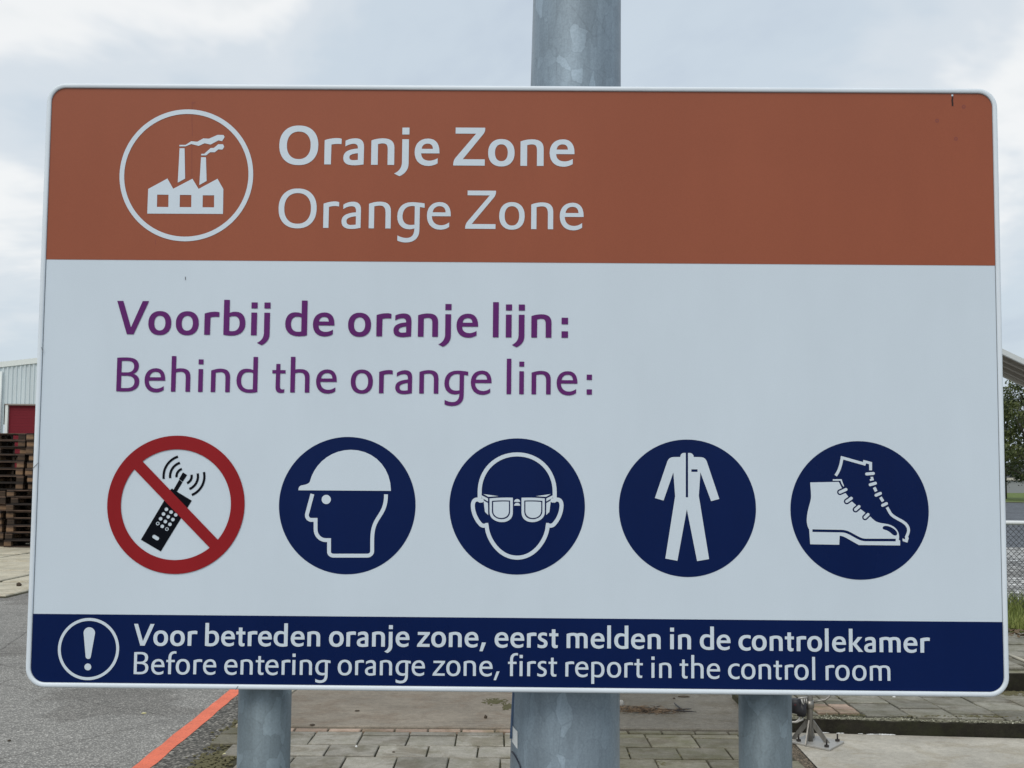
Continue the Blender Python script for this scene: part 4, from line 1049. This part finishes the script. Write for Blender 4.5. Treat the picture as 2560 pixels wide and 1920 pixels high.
# small branch litter on the dark slab, right of the big pole
M_twig = mat('dry twigs', (0.15, 0.10, 0.06), 0.9); t = M_twig.node_tree
setc(M_twig, bright(t, mixc(t, (0.15, 0.10, 0.06), (0.03, 0.022, 0.016), ramp(t, noisen(t, objcoord(t), 22), [(0.45, (0,) * 3), (0.6, (1,) * 3)])), noisen(t, objcoord(t), 60), 0.5, 1.8))
bm = bmesh.new()
for k in range(150):
    q = rnd.gauss(0.42, 0.25); q = min(max(q, 0), 1)
    px = 1550 + 150 * q; py = 1777 + 6 * q + rnd.gauss(0, 3.6)
    p = G(px, py, 0.034); a1 = rnd.gauss(0, 0.5); L_ = rnd.uniform(0.02, 0.075)
    zz0 = 0.034 + rnd.uniform(0, 0.02)
    tube(bm, [(p.x - L_ * math.cos(a1), p.y - L_ * math.sin(a1), zz0), (p.x, p.y + rnd.uniform(-.01, .01), zz0 + rnd.uniform(0, .012)), (p.x + L_ * math.cos(a1), p.y + L_ * math.sin(a1), zz0 + rnd.uniform(-.004, .006))], [0.0012, 0.0018, 0.0008], 4, False)
o = obj('twig_litter', bm, M_twig); tag(o, 'loose brown twigs and stalks washed together on the dark slab', 'twigs', kind='stuff')
M_twigdark = mat('black twig', (0.014, 0.012, 0.014), 0.6)
bm = bmesh.new()
for pts_ in (((1686, 1775), (1712, 1773), (1729, 1772)), ((1686, 1758), (1700, 1770), (1712, 1777)), ((1690, 1777), (1715, 1778), (1741, 1780)), ((1665, 1773), (1690, 1774.5), (1712, 1773))):
    tube(bm, [Vector(G(x, y, 0.046)) for x, y in pts_], [0.004, 0.005, 0.002], 6)
o = obj('forked_twig', bm, M_twigdark); tag(o, 'thin black forked twig at the right end of the stalks', 'twig')
lump('pebble', G(1551, 1762, .034), 0.026, 0.022, 0.024, mat('pale stone', (0.30, 0.29, 0.27)), 'pale rounded stone peeping out right of the big pole', 'stone', 3)
lump('dead_leaf', G(1709, 1742, .034), 0.042, 0.02, 0.006, M_leafdark, 'flat dark brown leaf on the dark slab under the sign', 'leaf', 1)
lump('dead_leaf', G(1685, 1746, .034), 0.009, 0.014, 0.005, M_leafdark, 'tiny dark leaf fragment left of the flat brown leaf', 'leaf', 2)
lump('pebble', G(1214, 1795, .032), 0.010, 0.010, 0.014, M_leafdark, 'small round black pebble left of the big pole', 'stone', 4)
lump('dead_leaf', G(893, 1777.5, .032), 0.016, 0.012, 0.005, M_leafdark, 'small black leaf curl on the brownish slab', 'leaf', 5)
lump('dead_leaf', G(781, 1812.5, .032), 0.018, 0.016, 0.005, M_leafdark, 'dark leaf beside the grey stain near the left post', 'leaf', 6)
lump('pebble', G(890.5, 1868.5, .024), 0.006, 0.006, 0.008, M_chalk, 'tiny white pebble in a tile joint', 'stone', 7)
lump('dead_leaf', G(984, 1880.5, .024), 0.008, 0.006, 0.004, M_leafdark, 'dark speck of leaf on a paving tile', 'leaf', 8)
lump('fallen_leaf', G(562, 1888, .012), 0.014, 0.022, 0.008, M_leafyel, 'pale yellow leaf lying at the mossy tile edge', 'leaf', 9)
lump('pebble', G(2235, 1743, ZP), 0.010, 0.010, 0.008, M_chalk, 'small whitish stone on the raised path', 'stone', 10)
lump('dead_leaf', G(360, 1783.5, .003), 0.016, 0.010, 0.005, M_leafyel, 'tan leaf curled on the grey asphalt left of the line', 'leaf', 11)
lump('dead_leaf', G(23, 1852, .003), 0.010, 0.012, 0.005, M_leafdark, 'black leaf scrap on the asphalt at the far left', 'leaf', 12)
lump('dead_leaf', G(47, 1464, .03), 0.035, 0.035, 0.03, M_leafdark, 'dark clod on the far concrete yard slabs', 'clod', 13)
bm = bmesh.new(); tube(bm, [G(2514, 1633, Z2 + .01), G(2545, 1646, Z2 + .012), G(2580, 1660, Z2 + .014)], [.008, .012, .009], 7)
o = obj('fallen_stick', bm, mat('bleached wood', (0.45, 0.42, 0.34), .8)); tag(o, 'pale bleached stick lying on the upper path at the right edge', 'stick')
# moss tufts and silt patch on the brownish slab
M_moss = mat('moss', (0.085, 0.080, 0.035), 0.95)
bm = bmesh.new()
for k in range(260):
    px = 1237 + rnd.gauss(0, 13); py = 1753 + rnd.gauss(0, 3.2)
    if rnd.random() < .25: px, py = rnd.uniform(1258, 1278), 1768 + rnd.gauss(0, 4)
    p = G(px, py, 0.031); bmesh.ops.create_icosphere(bm, subdivisions=1, radius=rnd.uniform(.003, .008), matrix=Matrix.Translation(p) @ Matrix.Diagonal((1.6, 1.2, .5, 1)))
o = obj('moss_patch', bm, M_moss); tag(o, 'green brown moss and grit patch left of the big pole', 'moss', kind='stuff')
bm = bmesh.new()
def moss_at(p, n_, spread, r0=.004, r1=.01):
    for _ in range(n_):
        q = Vector((p.x + rnd.gauss(0, spread[0]), p.y + rnd.gauss(0, spread[1]), p.z))
        bmesh.ops.create_icosphere(bm, subdivisions=1, radius=rnd.uniform(r0, r1), matrix=Matrix.Translation(q) @ Matrix.Diagonal((1.4, 1.2, .6, 1)))
for k in range(110):
    q = e0.lerp(e1, rnd.uniform(-0.5, 1.15)); moss_at(Vector((q.x + rnd.uniform(-.05, .13), q.y, 0.014)), 8, (.03, .03), .004, .012)
moss_at(G(1565, 1884, 0.02), 60, (.04, .007), .003, .007); moss_at(G(1655, 1910, 0.02), 40, (.012, .03), .003, .007); moss_at(G(1700, 1890, 0.02), 25, (.008, .03), .003, .006)
moss_at(G(1830, 1902, 0.02), 40, (.05, .006), .003, .006); moss_at(G(1700, 1847, 0.02), 60, (.12, .008), .003, .006)
for k in range(40): moss_at(Vector((rnd.uniform(XL, 3.6), rnd.choice(ys[:1] + [kY(2) + .115 + .3 * rnd.randint(0, 3)]) if False else kY(2) + 0.11 + rnd.uniform(0, .03), ZP)), 6, (.04, .01), .003, .008)
for k in range(30):
    x = rnd.choice(colx[:12]); moss_at(Vector((x, kY(x) + rnd.uniform(.2, 1.0), ZP - .006)), 8, (.006, .05), .003, .008)
moss_at(G(2530, 1733, ZP), 90, (.09, .05), .006, .016)
o = obj('joint_moss', bm, mat('bright joint moss', (0.105, 0.095, 0.045), 0.95)); tag(o, 'clumps of green moss growing in the paving joints', 'moss', kind='stuff')
# grit over the kerb top
bm = bmesh.new()
for k in range(900):
    x = rnd.uniform(XL, 3.9); y = kY(x) + abs(rnd.gauss(0, .05))
    bmesh.ops.create_icosphere(bm, subdivisions=1, radius=rnd.uniform(.002, .007), matrix=Matrix.Translation((x, y, 0.098)) @ Matrix.Diagonal((1.2, 1.2, .7, 1)))
M_grit = mat('grit', (0.25, 0.24, 0.18), 0.9); t = M_grit.node_tree
setc(M_grit, ramp(t, noisen(t, objcoord(t), 70, 1), [(0.35, (0.05, 0.05, 0.03)), (0.6, (0.26, 0.25, 0.18)), (0.72, (0.6, 0.6, 0.5))]))
o = obj('kerb_grit', bm, M_grit); tag(o, 'coarse grit scattered along the top of the kerb', 'grit', kind='stuff')

# ------------------------------------------------------------ grass, fence, trees, canopy on the right
M_grass = mat('grass', (0.13, 0.17, 0.035), 0.7); t = M_grass.node_tree
setc(M_grass, ramp(t, noisen(t, objcoord(t), 5, 4), [(0.3, (0.07, 0.10, 0.02)), (0.55, (0.17, 0.21, 0.045)), (0.75, (0.30, 0.31, 0.10))]))
vs, fs = [], []
for k in range(16000):
    x = rnd.uniform(2.6, 8.0); y = rnd.uniform(11.05, 13.5)
    h_ = rnd.uniform(.07, .24); a1 = rnd.uniform(0, 6.28); w_ = rnd.uniform(.003, .007); lx, ly = rnd.gauss(0, .05), rnd.gauss(0, .05)
    c_, s_ = math.cos(a1) * w_, math.sin(a1) * w_; b = len(vs)
    vs += [(x - c_, y - s_, .19), (x + c_, y + s_, .19), (x + lx * .4 + c_ * .7, y + ly * .4 + s_ * .7, .19 + h_ * .6), (x + lx * .4 - c_ * .7, y + ly * .4 - s_ * .7, .19 + h_ * .6), (x + lx, y + ly, .19 + h_)]
    fs += [(b, b + 1, b + 2, b + 3), (b + 3, b + 2, b + 4)]
me = bpy.data.meshes.new('grass'); me.from_pydata(vs, [], fs)
o = obj('grass', me, M_grass); tag(o, 'rough green grass along the foot of the mesh fence', 'grass', kind='stuff')
bm = bmesh.new()
for k in range(220):
    x = rnd.uniform(3.6, 5.6); y = rnd.uniform(10.6, 11.1); r_ = rnd.uniform(.015, .04); a1 = rnd.uniform(0, 3); z = 0.24
    vsx = [bm.verts.new((x + r_ * math.cos(a1 + q), y + r_ * .6 * math.sin(a1 + q), z + rnd.uniform(-.01, .02))) for q in (0, 1.2, 2.6, 3.9, 5.1)]
    bm.faces.new(vsx)
o = obj('leaf_litter', bm, mat('brown litter', (0.12, 0.085, 0.05), .9)); tag(o, 'dead brown leaves along the edge of the grass', 'leaves', kind='stuff')

FY = 12.3
fence = empty('mesh_fence', (4, FY, 0)); tag(fence, 'low chain-link fence with a white top rail by the grass', 'fence')
zt = A(2535, 1304, FY).z; zb = 0.22
M_rail = mat('white rail paint', (0.72, 0.75, 0.75), 0.4); M_wire = mat('dark wire', (0.055, 0.06, 0.065), 0.5, 0.4)
bm = bmesh.new(); tube(bm, [(-4.5, 0, zt - .0), (5, 0, zt - .02)], 0.022, 12); obj('top_rail', bm, M_rail, fence)
for x in (-4.5, -2.1, 0.3, 2.7, 5):
    bm = bmesh.new(); tube(bm, [(x, 0, 0), (x, 0, zt - .02)], 0.024, 10); obj('fence_post', bm, M_rail, fence)
bm = bmesh.new(); s = 0.055; H_ = zt - .03 - zb; nx_ = int(9.5 / s)
for k in range(nx_ + int(H_ / s)):
    for sg in (1, -1):
        xa = -4.5 + k * s; xa2 = xa - H_ if sg == 1 else xa
        p0_, p1_ = ((xa - H_, zb), (xa, zt - .03)) if sg == 1 else ((xa, zb), (xa - H_, zt - .03))
        a_, b_ = Vector((p0_[0], 0.004 * sg, p0_[1])), Vector((p1_[0], 0.004 * sg, p1_[1]))
        lo_x, hi_x = -4.5, 5.0
        d_v = b_ - a_
        def clip(P_, Q_):
            if P_.x < lo_x: P_ = P_ + (Q_ - P_) * ((lo_x - P_.x) / (Q_.x - P_.x)) if abs(Q_.x - P_.x) > 1e-9 else P_
            if P_.x > hi_x: P_ = P_ + (Q_ - P_) * ((hi_x - P_.x) / (Q_.x - P_.x))
            return P_
        if max(a_.x, b_.x) < lo_x or min(a_.x, b_.x) > hi_x: continue
        a2_, b2_ = clip(a_, b_), clip(b_, a_)
        tube(bm, [a2_, b2_], 0.0024, 4, False)
o = obj('wire_mesh', bm, M_wire, fence); o['kind'] = 'stuff'

M_bark = mat('bark', (0.06, 0.05, 0.04), 0.9)
def leafmat(name, a_, b_):
    m = mat(name, a_, 0.6); t = m.node_tree; v = objcoord(t)
    setc(m, bright(t, mixc(t, a_, b_, ramp(t, noisen(t, v, 0.9, 3), [(0.35, (0,) * 3), (0.65, (1,) * 3)])), noisen(t, v, 6, 2), 0.6, 1.5))
    b = m.node_tree.nodes['Principled BSDF']; b.inputs['Subsurface Weight'].default_value = 0.0
    return m
M_leaf1 = leafmat('olive foliage', (0.028, 0.045, 0.010), (0.080, 0.095, 0.022)); M_leaf2 = leafmat('dark foliage', (0.018, 0.030, 0.012), (0.042, 0.058, 0.020))
def tree(label, X, Y, H, Rr, base_h, m, seed, nclump=70, per=70, ls=0.22):
    r2 = random.Random(seed); tr = empty('tree', (X, Y, 0)); tag(tr, label, 'tree', 'trees beyond the far road')
    bm = bmesh.new(); tube(bm, [(0, 0, -.1), (0.05, 0, base_h), (0.1, 0.1, H * .6), (0, 0, H * .9)], [.22, .17, .1, .03], 9)
    cl = []
    for k in range(nclump):
        z = base_h + (H - base_h) * r2.random() ** 0.85; q = (z - base_h) / (H - base_h)
        rad = Rr * math.sin(math.pi * min(1, 0.18 + 0.80 * q)) ** 0.6
        a1 = r2.uniform(0, 6.283); rr = rad * math.sqrt(r2.uniform(.1, 1))
        cl.append(Vector((rr * math.cos(a1), rr * math.sin(a1), z)))
    for c_ in cl[::6]: tube(bm, [(0.05, 0, max(base_h * .8, c_.z * .6)), (c_.x * .5, c_.y * .5, c_.z * .85), tuple(c_)], [.07, .045, .015], 5)
    obj('trunk', bm, M_bark, tr)
    vs, fs = [], []
    for c_ in cl:
        cr_ = r2.uniform(.35, .75) * Rr * .42
        for _ in range(per):
            d = Vector((r2.gauss(0, 1), r2.gauss(0, 1), r2.gauss(0, .75))).normalized() * cr_ * r2.random() ** .4
            p = c_ + d; nrm = (d.normalized() + Vector((r2.gauss(0, .6), r2.gauss(0, .6), r2.gauss(0, .6)))).normalized()
            t1 = nrm.orthogonal().normalized(); t2 = nrm.cross(t1); L_ = ls * r2.uniform(.6, 1.3); b = len(vs)
            vs += [p - t1 * L_ * .5, p + t2 * L_ * .28, p + t1 * L_ * .5, p - t2 * L_ * .28]; fs.append((b, b + 1, b + 2, b + 3))
    me = bpy.data.meshes.new('crown'); me.from_pydata(vs, [], fs); obj('crown', me, m, tr)
tX = lambda px, Y: (px - 1280) / FPX * Y
tree('tall olive green tree with ragged crown at the right edge beyond the fence', tX(2573, 84), 84, 8.6, 2.9, 1.5, M_leaf1, 1, 120, 60, .24)
tree('darker slimmer tree just left of the tall olive tree', tX(2508, 92), 92, 7.4, 2.3, 1.0, M_leaf2, 2, 90, 60, .24)
tree('rounded dark tree hidden farther left behind the sign', tX(2380, 98), 98, 7.0, 2.8, 1.2, M_leaf2, 3, 70, 45, .28)
tree('broad dark tree outermost to the right', tX(2720, 88), 88, 8.0, 3.2, 1.3, M_leaf2, 4, 70, 45, .28)
# low pale wall beyond the lawn
wl = empty('low_building', (50, 131, 0)); tag(wl, 'long low pale grey building behind the trees', 'building')
boxobj('wall', -45, 60, 0, 12, 0, 1.35, mat('grey wall', (0.26, 0.28, 0.28), .8), wl)
boxobj('parapet', -45.2, 60.2, -0.2, 12.2, 1.35, 1.62, mat('pale parapet', (0.5, 0.48, 0.42), .7), wl)
boxobj('upper_storey', -30, 60, 14, 24, 0, 3.4, mat('dim facade', (0.10, 0.11, 0.12), .7), wl)
# canopy roof whose edge slopes down to the right
cY = 20.0
ca, cb = A(2505, 879, cY), A(2560, 905, cY)
can = empty('canopy', (ca.x, cY, 0)); tag(can, 'pale sloping canopy roof edge high on the right behind the sign', 'canopy')
slp = (cb.z - ca.z) / (cb.x - ca.x); La = -3.0; Lb = 2.6
def slant(name, y0, y1, o0, o1, m):
    bm = bmesh.new(); vs = []
    for zo in (o0, o1):
        for (xx, yy_) in ((La, y0), (Lb, y0), (Lb, y1), (La, y1)): vs.append(bm.verts.new((xx, yy_, ca.z + slp * xx + zo)))
    for f in ((0, 1, 5, 4), (1, 2, 6, 5), (2, 3, 7, 6), (3, 0, 4, 7), (4, 5, 6, 7), (3, 2, 1, 0)): bm.faces.new([vs[i] for i in f])
    bmesh.ops.recalc_face_normals(bm, faces=bm.faces[:]); return obj(name, bm, m, can)
M_soffit = mat('brown grey soffit', (0.26, 0.235, 0.20), 0.7)
slant('front_fascia', -0.03, 0.03, -0.045, 0.045, mat('pale fascia', (0.55, 0.58, 0.58), .5))
slant('roof_sheet', 0.031, 1.3, -0.01, 0.03, M_soffit)
for k in range(4): slant('purlin', 0.22 + .33 * k, 0.29 + .33 * k, -0.07, -0.0102, M_soffit if k < 3 else mat('light purlin', (0.4, 0.38, 0.33), .6))
slant('rear_fascia', 1.301, 1.36, -0.05, 0.05, mat('rear fascia paint', (0.5, 0.48, 0.44), .6))
for xx in (La + .2, Lb - .2):
    for yy_ in (0.1, 1.5):
        bm = bmesh.new(); tube(bm, [(xx, yy_, 0), (xx, yy_, ca.z + slp * xx - .02)], 0.04, 10); obj('canopy_post', bm, M_soffit, can)
